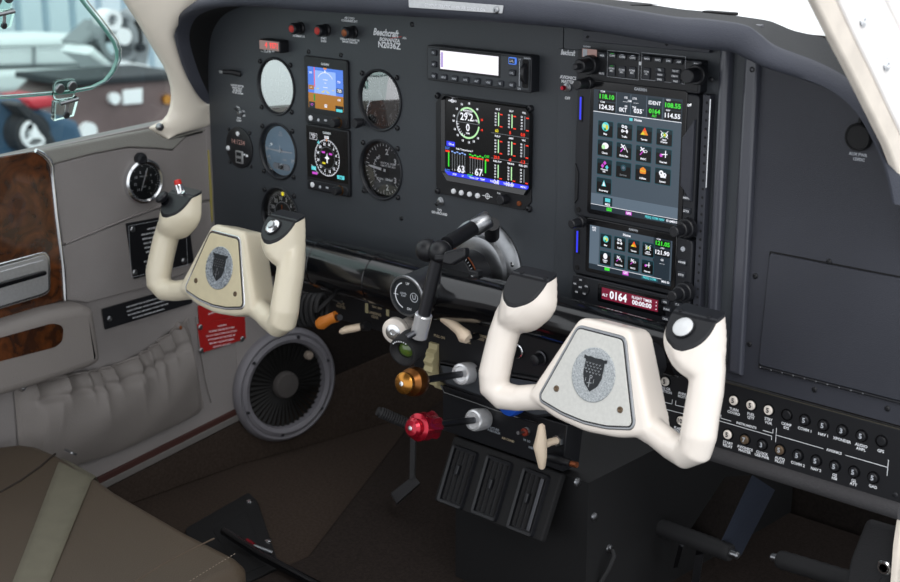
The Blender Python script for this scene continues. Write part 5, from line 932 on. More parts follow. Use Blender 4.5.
control(475,420,420,427,-160,'red fluted vernier control knob on a dark shaft beneath the gold one','red','mixture_control')
# ribbed brake lever, blue knob, toggle, cream T handle
t=thing('ribbed_lever','dark ribbed lever pointing left, behind the red control knob','lever',pt(408,430,-120))
mb=MB(); p=[pt(377.5,411,-150).lerp(pt(408,424,-120),i/26) for i in range(27)]; mb.tube(p,[5.5 if i<3 else (7.2 if i%2 else 6.2) for i in range(27)],'rubber',n=16); mb.build('grip',t)
mb=MB(); mb.tube([pt(408,424,-120),pt(432,434,-70)],[5,5],'dsteel'); mb.build('rod',t)
a=pt(508,403,-62); BM=FR(a,(1,0,0),(0,0,1)); t=thing('blue_knob','flat blue round knob peeking out below the right yoke grip','knob',a+Vector((0,0,-22)))
mb=MB(BM); mb.lathe([(15,-16),(17,-12),(17,-2),(15,2),(11,3),(0,3)],'bluek',n=40); mb.build('knob_body',t); mb=MB(BM); mb.lathe([(6,2),(5,6),(0,6)],'black',n=20); mb.build('hub',t)
toggle(525,432,'tiny toggle switch with a red collar on the lower console plate',M=CN,h=0,ang=10,L=14,tip=None)
a,b=onC(525,432,4); mb=MB(CN); mb.lathe([(5,4),(4.8,6),(3,6.6),(0,6.6)],'rust',a,b,0,n=18); tag(mb.build('switch_collar'),'small red collar of the toggle on the lower console plate','switch')
a=pt(541,446,-70); TM=FR(a,(1,.2,0),(-.5,0,1)); t=thing('alternate_air_control','cream T-shaped pull handle above the air vents','handle',a+Vector((0,0,-26)))
mb=MB(TM); mb.tube([(-2,26,0),(-1,24,0),(0,12,1),(0,0,2),(2,-12,1),(3,-25,0),(3,-27,0)],[2,4,6,8,6.5,4,2],'beige',n=18); mb.build('grip',t); mb=MB(TM); mb.tube([(0,0,0),(4,2,-14),(7,2,-26)],[5,4.4,4.4],'beige',n=14); mb.build('stem',t); mb=MB(TM); mb.tube([(7,2,-24),(9,2,-32)],[7,7],'steel',n=6); mb.build('nut',t)
# dark knobs right behind yoke on the upper console face
for x,y,lb,k in ((518,351,'chrome-ringed knob seen through the right yoke','chrome'),(541,358,'small black knob with chrome ring seen through the right yoke, nearer the hub','dsteel')):
    a,b=onC(x,y); t=thing('console_knob',lb,'knob',CN@Vector((a,b-8,0))); mb=MB(CN); mb.lathe([(9,0),(9,2),(7.5,2.6)],k,a,b,0,n=28); mb.build('ring',t); mb=MB(CN); mb.lathe([(7,2),(6.5,12),(5,13),(0,13)],'knob',a,b,0,n=24); mb.build('knob_body',t)
# vent housing
TL3=pt(457,437,-46); sn=R(24); VM=FR(TL3,(1,0,0),(0,math.sin(sn),math.cos(sn)))
v0=on(VM,440,502); v1=on(VM,572,470); W_=on(VM,563,471)[0]; Hh=on(VM,441,503)[1]
t=thing('vent_housing','black plastic housing with three louvred air vents under the console','vent',(TL3.x+W_/2,-90,TL3.z-80))
mb=MB(VM); ol=roundp([(-6,0),(W_,0),(W_-2,Hh),(-8,Hh)],4); mb.prism(ol,-8,0,'matte',2.5); mb.build('shell',t)
vents=[[(454,445),(480,452),(463,511),(439,501)],[(488,455),(514,462),(497,525),(473,511)],[(523,467),(551.5,475),(534,537),(509,530)]]
for i,vq in enumerate(vents):
    q=[on(VM,*p) for p in vq]; x0=(q[0][0]+q[3][0])/2; x1=(q[1][0]+q[2][0])/2; z1=(q[0][1]+q[1][1])/2; z0=(q[2][1]+q[3][1])/2; cx,cz,w_,h_=(x0+x1)/2,(z0+z1)/2,abs(x1-x0),abs(z1-z0)
    mb=MB(VM); oo=rrect(cx,cz,w_,h_,4,3); ii=inset(ccw(oo),4); n=len(oo); oo=ccw(oo)
    vs=[(a,b,0) for a,b in oo]+[(a,b,5) for a,b in inset(oo,.8)]+[(a,b,4) for a,b in ii]+[(a,b,.2) for a,b in ii]
    mb.add(vs,[(r*n+k,r*n+(k+1)%n,(r+1)*n+(k+1)%n,(r+1)*n+k) for r in range(3) for k in range(n)]+[tuple(3*n+k for k in range(n))],'black'); fr_=mb.build('vent_frame',t)
    def sub(mb,nm,par,root):
        o=mb.build(nm,root); o.parent=par; return o
    for k in range(4):
        xx=cx-w_*.3+w_*.19*k+1; mb=MB(VM@Matrix.Translation(Vector((xx,cz,2.4)))@Matrix.Rotation(R(50),4,'Y')); mb.box(0,0,4,h_-11,-.5,.5,'matte',.2); sub(mb,'louvre',fr_,t)
    mb=MB(VM); mb.box(cx-2,cz+(4 if i else 8),4,12,2,6,'knob',1); sub(mb,'louvre_tab',fr_,t)
    if i==2: mb=MB(VM); mb.box(cx+w_*.30,cz,5,h_-12,2,4.4,'dsteel',.5); o=sub(mb,'bright_louvre',fr_,t)
a=pt(552,459,-60); t=thing('stub_rod','short black rod with a copper tip at the right end of the console','rod',a)
mb=MB(); mb.tube([pt(548,457,-50),pt(571,463.5,-50)],5,'black'); mb.build('rod',t); mb=MB(); mb.tube([pt(571,463.5,-50),pt(577,465,-50)],3.6,'copper'); mb.build('tip',t)
# pedestal below
t=thing('pedestal','black carpeted pedestal with bright side screws beneath the vents','pedestal',(-60,150,-690))
mb=MB(); mb.add([(-165,-30,-684),(45,-30,-684),(45,-30,-492),(-165,-30,-492),(-165,440,-684),(45,440,-684),(45,440,-480),(-165,440,-480)],[(0,1,2,3),(1,5,6,2),(4,0,3,7),(3,2,6,7),(5,4,7,6)],'dark'); mb.build('body',t)
SD=FR((45,0,0),(0,1,0),(0,0,1))
for x,y in ((577,482),(594,516.5),(609,548.5)):
    a,b=on(SD,x,y,0)
    mb=MB(SD); mb.lathe([(5.5,0),(5,2),(2,3),(0,3)],'steel',a,b,0,n=16); mb.build('screw',t)
mb=MB(); c0=pt(612,549,10); mb.tube([c0,pt(614,556,10),pt(608,570,0),pt(596,590,-10)],3,'rubber',n=8); tag(mb.build('floor_cable'),'thin dark cable running down from the lowest pedestal screw','cable')
# ================================================================== CIRCUIT BREAKER PANEL
t=thing('breaker_panel','long black circuit breaker panel with two rows of numbered push buttons','panel',(235,0,-430))
mb=MB(PAN); mb.prism([(60,-338),(412,-338),(412,-414),(60,-414)],-4,3,'black',.8); mb.build('face',t)
mb=MB(PAN); mb.tube([(60,-337.5,3),(410,-337.5,3)],.6,'edgel',n=6); mb.build('top_edge',t)
mb=MB(PAN); mb.tube([(40,-422,2),(412,-422,2)],9,'pade',n=20); mb.build('padded_edge',t)
top=['TURN\nCOORD','FUEL\nQTY','STBY\nVOR','COMP\nSYS','COMM 1','NAV 1','XPONDER','AUDIO\nAMPL','GPS']; bot_=['START\nRELAY','AVIONICS\nMASTER','CLOCK\nUSB PWR','AUTO\nPILOT','COMM 2','NAV 2','G5\nHSI','G5\nATT','GAD']
xs=[215.6+21.2*i for i in range(9)]; xb=[210.6+21.2*i for i in range(9)]
L2=MB(PAN)
def breaker(x,z,num,light,ring='knob',dim=False):
    mb=MB(PAN); mb.lathe([(6.6,3),(6.4,4.6),(5.4,4.6),(5.2,3.6)],'blackg',x,z,0,n=24,cap=False); rr=5; hh=4.4 if num else 2.6
    mb.lathe([(rr,3),(rr,hh+1.4),(rr-.8,hh+2.2),(0,hh+2.2)],'whitey' if light else ('brass' if dim else 'black'),x,z,0,n=24)
    if num: mb.text(num,x,z-2.2,5,'black' if light else 'wht2',hh+2.35,off=.02)
    mb.build('breaker',t)
for i,x in enumerate(xs):
    breaker(x,-354.5,['5','5','5','','5','5','3','5',''][i],i<3); L2.text(top[i],x,-366.5,2.9,'wht',3.15,off=.03)
for i,x in enumerate(xb):
    breaker(x,-394.5,['5','7','3','5','5','5','5','5','5'][i],i==0,dim=i in(1,3)); L2.text(bot_[i],x,-406,2.9,'wht',3.15,off=.03,ls=1.25)
for x,y,n_ in ((662,412,'10'),(681.5,417,'10')): breaker(P(x,y,4)[0],-394.5,n_,True)
breaker(P(662,412,4)[0]+3,-354.5,'5',True)
for s__,x,y in (('LDG GR\nPOSITION',665,388.5),('ANNUN\nMOTOR',684,394.5),('GEAR\nMOTOR',660,423),('FLAP\nMOTOR',677.5,428.5)):
    a,b=P(x,y,3); L2.text(s__,a,b-1,2.9,'wht',3.15,off=.03,ls=1.25)
for p,q in (((654,399.5),(672,404)),((672,404),(672.5,399.5)),((676,400.5),(675.5,405)),((675.5,405),(688,408)),((665,409),(690,415.5))):
    p,q=P(*p,3),P(*q,3); L2.line(*p,*q,.7,3.15,'wht')
def br(a,b): L2.line(*a,*b,.7,3.15,'wht')
br((200,-375),(200,-379)); br((200,-379),(213,-379)); br((252,-379),(264,-379)); L2.text('INSTRUMENTS',232,-380,2.6,'wht',3.15,off=.03); br((264,-379),(264,-374.5))
br((196,-382.5),(263,-382.5)); br((263,-382.5),(263,-387))
br((268,-388),(268,-372)); br((268,-380),(323,-380)); L2.text('AVIONICS',335,-381,2.6,'wht',3.15,off=.03); br((348,-380),(394,-380)); br((394,-389),(394,-372))
L2.build('lettering',t)
mb=MB(PAN); a,b=P(895.5,495,3); mb.screw(a,b,3,3,'knob'); mb.build('screw',t)
# ================================================================== CONTROL YOKES
TL_=R(15)
def yframe(o): return FR(o,(1,0,0),(0,math.sin(TL_),math.cos(TL_)))
YR=Vector((155,-170,-297)); YL=Vector((-445,-170,-297))
# one continuous casting in local coordinates (u across, v up, w towards the pilot)
body=MB()
body.prism(roundp([(-32,52),(32,52),(74,-30),(80,-44),(40,-56),(0,-60),(-40,-56),(-80,-44),(-74,-30)],9,5),-38,0,'cream',7,seg=4)
for s_ in (1,-1):
    body.tube([(s_*50,-36,-17),(s_*75,-42,-16),(s_*98,-49,-13),(s_*116,-51,-9),(s_*127,-44,-6),(s_*129,-30,-4),(s_*128,-10,-4),(s_*127,12,-5),(s_*124,34,-6),(s_*120,52,-8),(s_*116,64,-9)],[15.5,14.5,14.5,16,17.5,18,17.5,17.5,17,15,10],'cream',n=28,flatk=.95)
    hd=[(136,34),(135,60),(129,80),(120,104),(84,104),(76,80),(70,54),(76,40),(92,24),(112,17),(134,18)]
    ho=ccw(roundp([(s_*a,b) for a,b in hd],9,4)); cu,cv=s_*103,60; nh=len(ho); vs=[]; NR=11
    for i in range(NR):
        q=i/(NR-1); w=-15+35*q; k=math.sqrt(max(0,1-(q*.985)**2.4)); vs+=[(cu+(a-cu)*k,cv+(b-cv)*(.45+.55*k),w) for a,b in ho]
    body.add(vs,[(a*nh+i,a*nh+(i+1)%nh,(a+1)*nh+(i+1)%nh,(a+1)*nh+i) for a in range(NR-1) for i in range(nh)]+[tuple(range(nh-1,-1,-1)),tuple((NR-1)*nh+i for i in range(nh))],'cream')
skin=organic(body,.0019,4)
# the slanted cut that forms the black grip caps
cn=Vector((0,.52,.854)).normalized(); cp=Vector((0,57,16.2))
core=slice_mb(skin,cp-cn*2.6,cn,True,'cream')
capm=slice_mb(skin,cp,cn,True,'black'); capm=slice_mb(capm,cp-cn*2.5,cn,False,'black'); 
# deck of the caps: second, flatter facet
cn2=Vector((0,.88,.475)).normalized(); cp2=Vector((0,80,1))
core=slice_mb(core,cp2-cn2*2.6,cn2,True,'cream')
capm2=slice_mb(slice_mb(slice_mb(skin,cp2,cn2,True,'black'),cp2-cn2*2.5,cn2,False,'black'),cp-cn*2.5,cn,True,'black')
capm=slice_mb(capm,cp2-cn2*1.0,cn2,True,'black')
def xform(src,M,mt): 
    o=MB(M); o.add([tuple(v) for v in src.v],src.f,mt); return o
def only_side(src,s_):
    vs=src.v; ok=[i for i,f in enumerate(src.f) if sum(vs[j].x for j in f)*s_>0]; o=MB(); o.mats=src.mats; used={}; 
    for i in ok:
        f=[]
        for j in src.f[i]:
            if j not in used: used[j]=len(o.v); o.v.append(vs[j])
            f.append(used[j])
        o.f.append(tuple(f)); o.mi.append(src.mi[i])
    return o
def yoke(O,label,skinm,platem,rimm,left):
    M=yframe(O); t=thing('control_yoke',label,'yoke',(O.x,O.y+60,O.z-60),'pair of control yokes on the bar')
    xform(core,M,skinm).build('body',t,sharp=45)
    for s_ in (1,-1):
        mb=xform(only_side(capm,s_),M,'black'); c2=only_side(capm2,s_); b=len(mb.v); mb.add([tuple(v) for v in c2.v],c2.f,'bezel'); mb.build('grip_cap',t,sharp=30)
        for (u,v) in ((86,90),(118,90)):
            q=FR(M@Vector((0,0,0)),(1,0,0),(0,1,0))
    MC=M@FR((0,47,21),(1,0,0),(0,.785,-.62))
    # shaft to the bar
    mb=MB(); a=M@Vector((0,0,-34)); mb.tube([a,a+Vector((0,20,-1)),Vector((O.x,-70,ZB))],[26,19,19],'black',n=28); mb.build('shaft',t)
    fp=[(-28,41),(28,41),(57,-36),(55,-41),(28,-47),(0,-49),(-28,-47),(-57,-41),(-59,-36)]; fp=roundp(fp,5,4)
    mb=MB(M); o_=inset(ccw(fp),-3.2); mb.prism(o_,-1,1.2,rimm,1.0); mb.build('plate_rim',t)
    mb=MB(M); mb.prism(inset(ccw(fp),-.6),1.1,1.5,'black'); mb.prism(inset(ccw(fp),.8),1.4,2.6,platem,.6); mb.build('face_plate',t)
    mb=MB(M); ey=-1; mb.prism(circ(2,-1,26.5,27.5,n=48),2.6,3.8,'sand' if not left else 'sandl',.8); mb.build('emblem',t)
    mb=MB(M); k=1.0
    sh=[(-12,17),(-8,16),(-4,16.8),(2,16),(8,16.8),(12,16),(16,17),(16,13.5),(13.5,13),(13.5,-2),(10,-11),(2,-18),(-6,-11),(-9.5,-2),(-9.5,13),(-12,13.5)]
    mb.prism(sh,3.8,4.8,'face',.3)
    for r_ in range(4):
        for c_ in range(5): x=-6.2+c_*4.0+(1.8 if r_%2 else 0)-.9; z=10-r_*3; mb.line(x-1,z+.8,x,z-.8,.6,4.95,'steel'); mb.line(x,z-.8,x+1,z+.8,.6,4.95,'steel')
    mb.line(0,-5,0,-14,1.1,4.95,'steel'); mb.line(-3,-10,3,-9,.9,4.95,'steel'); mb.ring(1,-3,1,1.8,4.95,'steel',n=10); mb.line(-5,-5,-5,-9,.7,4.95,'steel'); mb.line(5,-5,5,-9,.7,4.95,'steel'); mb.build('shield',t)
    for (x,z) in ((-40,-25),(41,-27)):
        mb=MB(M); mb.lathe([(3.4,2.6),(3.2,3.4),(2,3.8),(1.2,3),(0,3)],'brass',x,z,0,n=14); mb.build('screw',t)
    # switches
    def up(px,py,w):  # point on the plane w of the yoke frame
        return on(M,px,py,w)
    MT=M@FR((0,80,1),(1,0,0),(0,.475,-.88))
    if left:
        N=(M.to_3x3()@cn).normalized()
        def knobat(p,prof,mt,nm,n=20,d=None):
            p=M@Vector(p); ax=(d or N); ex=Vector((0,0,1)).cross(ax).normalized(); ey=ax.cross(ex); Q=Matrix((ex,ey,ax)).transposed().to_4x4(); Q.translation=p; mb=MB(Q); mb.lathe(prof,mt,n=n); mb.build(nm,t)
        knobat((-118,60,4),[(12,-6),(12,2),(9,6),(6,8),(6,10)],'blackg','switch_base')
        knobat((-121,64,7),[(4,4),(9,8),(10,11),(8,14),(4,15),(0,15)],'knob','trim_hat',d=(M.to_3x3()@Vector((-.25,.6,.7))).normalized())
        knobat((-109,74,-6),[(6,-2),(6,16),(5,18)],'chrome','button_barrel',d=(M.to_3x3()@Vector((-.25,.95,.3))).normalized())
        q=(M.to_3x3()@Vector((-.25,.95,.3))).normalized(); p=M@Vector((-109,74,-6))+q*17; ex=Vector((0,0,1)).cross(q).normalized(); Q=Matrix((ex,q.cross(ex),q)).transposed().to_4x4(); Q.translation=p; mb=MB(Q); mb.lathe([(4.6,0),(5,3),(4.6,7),(0,8)],'redb',n=20); mb.build('red_button',t)
        knobat((-95,76,-7),[(6,0),(6,2),(3,4),(2.4,10),(3,13),(0,14)],'chrome','toggle')
        B=(99,67,6)
    else: B=(99,67,8)
    p=M@Vector(B); N=(M.to_3x3()@cn).normalized(); ex=Vector((0,0,1)).cross(N).normalized(); Q=Matrix((ex,N.cross(ex),N)).transposed().to_4x4(); 
    w=cp.z-(B[1]-cp.y)*.52/.854; p=M@Vector((B[0],B[1],w)); Q.translation=p
    mb=MB(Q); mb.lathe([(11.5,0),(11.5,1.4),(10.4,1.8)],'black',n=32,cap=False); mb.lathe([(10.2,0),(10.2,2.2),(8.5,3.6),(0,4.2)],'chrome' if left else 'buttonw',n=32); 
    if left: mb.lathe([(5,4.4),(4.6,6.4),(0,6.8)],'alu',n=24)
    mb.build('push_button',t)
    if not left:
        for s_ in (1,-1):
            for u in (84,116): 
                p=MT@Vector((s_*u,5,0)); 
                mb=MB(MT); mb.lathe([(2.6,0),(2.4,.8),(0,.8)],'knob',s_*u,4,.3,n=12); mb.build('cap_screw',t)
    return t
mat('sandl','d4dce2',.3,metal=.5,hex2='717a84',vscale=500); mat('redb','d8322c',.35); mat('buttonw','d8dadb',.3,coat=.3)
yoke(YL,'yellowed cream control yoke on the pilot side with red button and beige face plate','cream','creamp','chrome',True)
yoke(YR,'clean white control yoke with silver face plate in front of the radio stack','whitey','platew','steel',False)
# ================================================================== PEDALS
def pedal(a,b,arms,label,M=None):
    A=pt(*a); B=pt(*b); t=thing('rudder_pedal',label,'pedal',(A+B)/2+Vector((0,0,-60)),'rudder pedals on the right side')
    mb=MB(); N=24; mb.tube([A.lerp(B,i/N) for i in range(N+1)],[10 if i in(0,N) else (11.5 if i%2 else 10.8) for i in range(N+1)],'rubber',n=18); mb.build('tread',t)
    d=(B-A).normalized()
    for e,s_ in ((A,-1),(B,1)): mb=MB(); mb.tube([e,e+d*(s_*9),e+d*(s_*11)],[5.5,5,3],'steel',n=16); mb.build('end_cap',t)
    for (x0,y0,x1,y1,w_) in arms:
        p,q=pt(x0,y0,a[2]+4),pt(x1,y1,a[2]+10); mb=MB(); mb.tube([p,q],w_,'dsteel',n=4,flatk=.5); mb.build('arm',t)
pedal((657,526,120),(731,553,120),[(681,546,676,566,6),(700,552,693,600,10)],'black ribbed rudder pedal bar with chrome ends and two grey arms')
pedal((779,559,120),(905,597,120),[(840,585,836,610,8)],'black rudder pedal bar cut off by the bottom right edge')
t=thing('brake_pedal','dark metal pedal with hanging arm left of the air vents','pedal',pt(403,500,60))
mb=MB(); mb.tube([pt(413.5,430,60),pt(412.5,478,60)],6,'greyp',n=4,flatk=.6); mb.build('arm',t)
mb=MB(); mb.add([pt(391,493,60),pt(414,475,60),pt(420,483,50),pt(397,503,50),pt(391,495,70),pt(414,477,70),pt(420,485,60),pt(397,505,60)],[(0,3,2,1),(4,5,6,7),(0,1,5,4),(1,2,6,5),(2,3,7,6),(3,0,4,7)],'greyp'); mb.build('foot_plate',t)
# duct / carpeted boxes in the right footwell
t=thing('footwell_duct','folded blue-black carpeted duct hanging behind the rudder pedals','duct',pt(700,570,160))
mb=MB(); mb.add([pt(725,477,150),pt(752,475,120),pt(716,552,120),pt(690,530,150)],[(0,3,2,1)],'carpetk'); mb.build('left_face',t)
mb=MB(); mb.add([pt(752,475,120),pt(775,490,180),pt(741,556,180),pt(716,552,120),pt(752,475,124),pt(775,490,184),pt(741,556,184),pt(716,552,124)],[(0,3,2,1),(4,5,6,7),(0,1,5,4),(1,2,6,5),(2,3,7,6),(3,0,4,7)],'bluestrip'); mb.build('right_face',t)
RK=FR((385,0,0),(0,-1,0),(0,0,1)); 
t=thing('right_kick_panel','dark grey kick panel with a round metal grommet at the lower right edge','panel',pt(870,600,30))
mb=MB(PA(30)); q=[on(PA(30),*p) for p in ((866,520),(893,528),(925,530),(925,625),(838,625),(850,560))]; mb.prism(roundp(q,6),-6,0,'padk',3); mb.build('panel_board',t)
a,b=on(PA(30),885,567); mb=MB(PA(30)); mb.lathe([(8,0),(8,2.5),(6.5,4),(4.5,4),(4,1)],'chrome',a,b,0,n=28,cap=False); mb.lathe([(4.4,.5),(0,.5)],'matte',a,b,0); mb.build('grommet',t)
# ================================================================== SEAT AND BELT
SZ=-540; ST=FR((0,0,SZ),(1,0,0),(0,1,0)); S=lambda x,y,h=0: on(ST,x,y,h)
t=thing('pilot_seat','taupe leather pilot seat cushion with sewn seams in the lower left corner','seat',(-400,-600,-690))
def cushion(u,v):
    pass
ol=ccw([(-150,-900),(-148,-392),(-152,-378),(-164,-368),(-184,-363),(-275,-362),(-430,-352),(-500,-342),(-584,-336),(-630,-338),(-655,-350),(-668,-375),(-672,-420),(-672,-900)])
mb=MB(ST); 
rings=[]; seg=8; n=len(ol)
mb.prism(ol,-130,0,'tan',16,seg=7); mb.build('cushion',t,sharp=60)
mb=MB(ST)
def path(L,r,mt,h=0): mb.tube([(*S(x,y,h),h) for x,y in L],r,mt,n=8)
path([(0,492.5),(20,481),(40,467),(55,454)],1.6,'tans',.2); mb.build('seam',t); mb=MB(ST); path([(135,582),(160,566),(190,550),(214,538.5)],1.0,'tans2',-.2)
mb.build('seam',t)
mb=MB(ST)
def stitches(L,h,gap=5,parent=None):
    P_=[Vector(S(x,y,h)) for x,y in L]
    for a,b in zip(P_,P_[1:]):
        k=max(1,int((b-a).length/gap))
        for i in range(k):
            p,q=a.lerp(b,(i+.15)/k),a.lerp(b,(i+.7)/k); mb.line(p.x,p.y,q.x,q.y,1.1,h+.5,'tanst')
stitches([(189,582),(215,566),(236,553.5)],0); mb.build('stitching',t)
mb=MB(FR((-148,0,0),(0,1,0),(0,0,1))); 
mb.tube([(-900,-560,1),(-392,-560,1)],2,'tan',n=8); mb.build('side_piping',t)
t=thing('seat_belt','olive grey webbing seat belt lying across the seat cushion','belt',ST@Vector((*S(50,540),0)))
B_=[[(55,448),(66,454.5)],[(62,455),(95,473)],[(14,583),(50,583)],[(-20,650),(20,650)]]
mb=MB(ST); a=S(62,455);b=S(95,472.5);c=S(50,583);d=S(13,583); nn=14
vs=[]
for i in range(nn+1):
    s=i/nn*1.5-.12 ; 
    for k in range(5):
        l=Vector(a).lerp(Vector(d),s); r=Vector(b).lerp(Vector(c),s); p=l.lerp(r,k/4); h=2.2+.8*math.sin(s*7+k)*.5
        if s<.02: h-=(.02-s)*260
        vs.append((p.x,p.y,h))
mb.add(vs,[(i*5+k,(i+1)*5+k,(i+1)*5+k+1,i*5+k+1) for i in range(nn) for k in range(4)],'belt'); o=mb.build('webbing',t,sharp=80); so=o.modifiers.new('s','SOLIDIFY'); so.thickness=.0018
a=S(66,453,4); mb=MB(ST); mb.M=ST@Matrix.Translation(Vector((a[0],a[1]+6,2)))@Matrix.Rotation(R(-35),4,'X'); mb.box(0,0,16,10,0,3,'steel',.8); mb.build('clip',t)
# floor box with red lever in front of the seat
FL=FR((0,0,-698),(1,0,0),(0,1,0)); fl=lambda x,y,h=0:on(FL,x,y,h)
t=thing('floor_well','black metal floor bracket frame holding a red-tipped lever before the seat','bracket',FL@Vector((*fl(250,530),0)))
mb=MB(FL); mb.prism(roundp([fl(185,532),fl(249,495.5),fl(258,505),fl(280,570),fl(240,590),fl(190,560)],8),0,6,'dark',2); mb.build('plate',t)
mb=MB(FL); mb.prism(roundp([fl(212,530,6),fl(246,511,6),(fl(268,565,6)),fl(240,575,6)],6),6,7,'matte',.3); mb.build('recess',t)
mb=MB(FL); mb.tube([(*fl(224,531,25),25),(*fl(262,556,25),25),(*fl(330,592,25),25)],6,'blackg',n=14); mb.build('rail',t)
mb=MB(FL); mb.tube([(*fl(247,541,18),18),(*fl(254,546,18),18)],4,'redk',n=10); mb.build('lever_tip',t); mb=MB(FL); mb.tube([(*fl(254,546,18),18),(*fl(273,553,14),14)],3,'steel',n=10); mb.build('lever',t)
for x,y in ((249.5,501),(268,541)): a,b=fl(x,y,7); mb=MB(FL); mb.lathe([(5,6),(4.6,8),(2,9),(0,9)],'chrome',a,b,0,n=16); mb.build('screw',t)
# ================================================================== DOOR / WINDSCREEN POST ON THE RIGHT
DP=FR((400,0,0),(0,-1,0),(0,0,1))  # outer skin plane is seen from inside: x=400
DX=FR((400,0,0),(0,1,0),(0,0,1)); dq=lambda x,y:on(DX,x,y)
Lf=[(795,-30),(810.4,0),(829,37),(848,73),(866,109),(884.4,146),(898,182),(909,230),(916,300),(916,400),(910,460),(902,505),(896,545),(892,600)]
off1=[20,20,18.5,17.5,16.5,16,16,17,18,18,18,18,18,18]; off2=[62,62,62,62,62,62,62,60,60,60,60,60,60,60]; off3=off2
def band(o0,o1,h0,h1,mt,bev=3):
    A=[dq(x+a,y-a*.25) for (x,y),a in zip(Lf,o0)]; B=[dq(x+a,y-a*.25) for (x,y),a in zip(Lf,o1)]
    mb=MB(DX); mb.prism(A+B[::-1],h0,h1,mt,bev); return mb
t=thing('door_post','white painted door post with beige seal slanting across the upper right corner','post',(400,20,-600))
band([0]*14,off1,-3,4,'seal',3).build('seal',t)
band(off1,off2,-3,5,'doorw',2).build('skin',t)
band([a+1 for a in off2],[a+70 for a in off2],-3,3,'doorw',3).build('outer_skin',t)
for x,y in ((863,20.5),(886.4,64.7)):
    a,b=on(DX,x,y,5); mb=MB(DX); mb.lathe([(6,5),(5.5,6.4),(2,7),(1.6,6),(0,6)],'chrome',a,b,0,n=20); mb.build('screw',t)
mb=MB(FR((-145,470,-20),(1,0,0),(0,0,1))); mb.M=FR((-145,1500,-340),(1,0,0),(0,0,1)); mb.prism(roundp([(-520,-340),(520,-340),(500,200),(300,322),(-300,322),(-500,200)],160,8),0,1020,'hwhite',30); tag(mb.build('engine_cowling'),'white aircraft engine cowling ahead of the windscreen','cowling')
# ================================================================== OUTSIDE: the hangar seen through the side window
def far(X): return FR((X,0,0),(0,1,0),(0,0,1))
def fpoly(mb,M,pts,z0,z1,mt,bev=0): mb.prism([on(M,*p) for p in pts],z0,z1,mt,bev)
HW=far(-12000); mb=MB(HW); y0=on(HW,-200,80)[0]; y1=on(HW,420,80)[0]; zt=on(HW,60,-160)[1]; zb=-1900
vs=[];N=0
pitch=on(HW,77,15)[0]-on(HW,50,15)[0]; yy=on(HW,22,15)[0]-pitch*8
while yy<y1:
    for a,b in ((0,0),(.72,0),(.80,-110),(.92,-110)): vs.append((yy+a*pitch,b)); 
    yy+=pitch
V=[];n=len(vs)
for a,b in vs: V+=[(a,zb,b),(a,zt,b)]
mb.add(V,[(2*i,2*i+2,2*i+3,2*i+1) for i in range(n-1)],'hwall'); struct(mb.build('wall_hangar'))
mb=MB(); mb.add([(-13000,-3800,-1900),(5000,-3800,-1900),(5000,4200,-1900),(-3000,4200,-1900),(-13000,16000,-1900)],[(0,1,2,3,4)],'concrete'); struct(mb.build('floor_hangar'))
F1=far(-9000)
t=thing('stored_wing','long white aircraft wing stored flat beyond the window','wing',F1@Vector((*on(F1,40,90),0)))
mb=MB(F1); fpoly(mb,F1,[(-120,40),(60,35),(104,37),(92,50),(80,55),(-120,62)],-400,0,'hwhite',60); mb.build('upper_panel',t)
mb=MB(F1); fpoly(mb,F1,[(-120,48),(84,47),(92,56),(95,64),(-120,70)],-300,60,'hwhite',40); mb.build('middle_panel',t)
mb=MB(F1); fpoly(mb,F1,[(-120,72),(96,66),(108,74),(100,84),(60,90),(-120,97)],-300,120,'hwhite',50); mb.build('lower_panel',t)
mb=MB(F1)
for q in ([(-120,46.5),(82,45),(82,46.5),(-120,48)],[(-120,66),(92,62),(92,64),(-120,68)],[(28,47),(30.5,47),(30,65),(28,65)]): fpoly(mb,F1,q,55,75,'hgrey')
mb.build('panel_joints',t)
F2=far(-8000)
t=thing('engine_on_stand','grey exposed aircraft engine with round fan parts on a stand','engine',F2@Vector((*on(F2,125,80),0)))
def fring(M,cx,cy,r0,r1,z0,z1,mt,nm,t,a0=0,a1=360):
    c=on(M,cx,cy); k=abs(on(M,cx+10,cy)[0]-c[0])/10; mb=MB(M); N=36; o=[];i_=[]
    pts=[(c[0]+r1*k*math.cos(R(a0+(a1-a0)*j/N)),c[1]+r1*k*math.sin(R(a0+(a1-a0)*j/N))) for j in range(N+1)]+[(c[0]+r0*k*math.cos(R(a1-(a1-a0)*j/N)),c[1]+r0*k*math.sin(R(a1-(a1-a0)*j/N))) for j in range(N+1)]
    mb.prism(pts,z0,z1,mt); mb.build(nm,t)
fring(F2,122,38,17,21,-200,0,'hgrey','cowl_ring',t,0,359); fring(F2,120,36,0,7,-100,60,'hwhite','fan_hub',t,0,359); fring(F2,110,20,5,9,-100,40,'hwhite','pulley',t,0,359)
mb=MB(F2); fpoly(mb,F2,[(84,54),(90,46),(112,66),(108,72)],-300,50,'hwhite',30); mb.build('support_arm',t)
mb=MB(F2); fpoly(mb,F2,[(88,44),(112,22),(126,34),(104,58)],-350,-100,'hgrey',30)
for k in range(4): fpoly(mb,F2,[(94+k*6,46-k*5),(97+k*6,43-k*5),(104+k*6,50-k*5),(101+k*6,53-k*5)],-100,-40,'hblk')
mb.build('cylinder_block',t)
mb=MB(F2); fpoly(mb,F2,[(128,20),(146,10),(152,46),(146,74),(138,74),(134,50)],-250,0,'hgrey',30); fpoly(mb,F2,[(118,60),(150,66),(150,72),(118,68)],-250,20,'hwhite',10); mb.build('gearbox',t)
fring(F2,138,47,0,3.5,0,60,'hblk','cap',t,0,359)
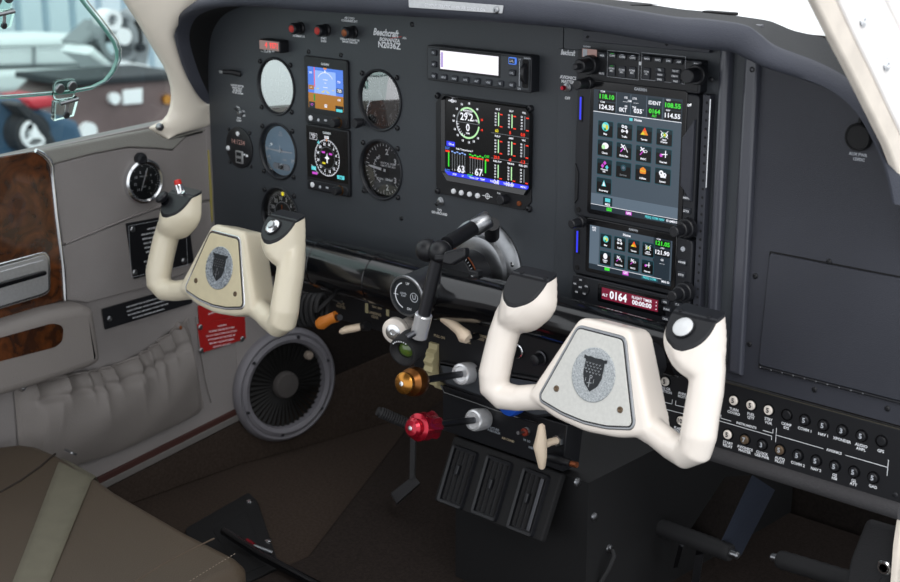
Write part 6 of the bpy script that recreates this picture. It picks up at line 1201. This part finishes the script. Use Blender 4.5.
t=thing('dark_wheel','small dark blue wheel under the engine stand','wheel',F2@Vector((*on(F2,113,80),0)))
fring(F2,113,74,3,8,0,80,'hblue','tyre',t,0,359); fring(F2,113,74,0,3,10,90,'hwhite','hub',t,0,359)
F3=far(-7000)
t=thing('brown_cabinet','long brown equipment cart with white labels below the engine','cart',F3@Vector((*on(F3,125,150),0)))
mb=MB(F3); fpoly(mb,F3,[(82,84),(118,80),(182,76),(190,120),(190,150),(60,150),(66,100)],-600,0,'hbrown',40); mb.build('body',t)
mb=MB(F3); fpoly(mb,F3,[(66,80),(185,72),(185,79),(66,86)],-600,30,'hblk',10); mb.build('top_rail',t)
mb=MB(F3); fpoly(mb,F3,[(122,90),(141,88),(141,103),(122,104.5)],0,20,'hwhite',5); mb.build('label_plate',t)
fring(F3,112,98,0,5,0,40,'hwhite','lamp',t,0,359); fring(F3,86,131,0,8,0,40,'hwhite','round_cover',t,0,359); fring(F3,165,99,0,4,0,30,'gold','knob',t,0,359)
F4=far(-6000)
t=thing('parked_tractor','dark blue tug with red seat and white-spoked wheel behind the lower window','vehicle',F4@Vector((*on(F4,30,158),0)))
mb=MB(F4); fpoly(mb,F4,[(-90,100),(20,98),(50,112),(80,122),(90,150),(86,175),(-90,175)],-700,0,'hblue',50); mb.build('body',t)
mb=MB(F4); fpoly(mb,F4,[(24,99),(48,96),(48,106),(30,109),(24,106)],-300,60,'hred',20); mb.build('seat',t)
fring(F4,21,131,12,18,0,120,'hblk','tyre',t,0,359); fring(F4,21,131,10.5,13,20,140,'hwhite','rim',t,0,359); fring(F4,21,131,0,4,20,150,'hwhite','hub',t,0,359)
for a in (90,210,330):
    c=on(F4,21,131); k=abs(on(F4,31,131)[0]-c[0])/10; mb=MB(F4); mb.line(c[0],c[1],c[0]+11*k*math.cos(R(a)),c[1]+11*k*math.sin(R(a)),4*k,145,'hwhite'); mb.build('spoke',t)
mb=MB(F4); fpoly(mb,F4,[(0,102),(10,100),(30,120),(48,150),(40,152),(24,126)],-100,150,'hblk',10); mb.build('fender',t)
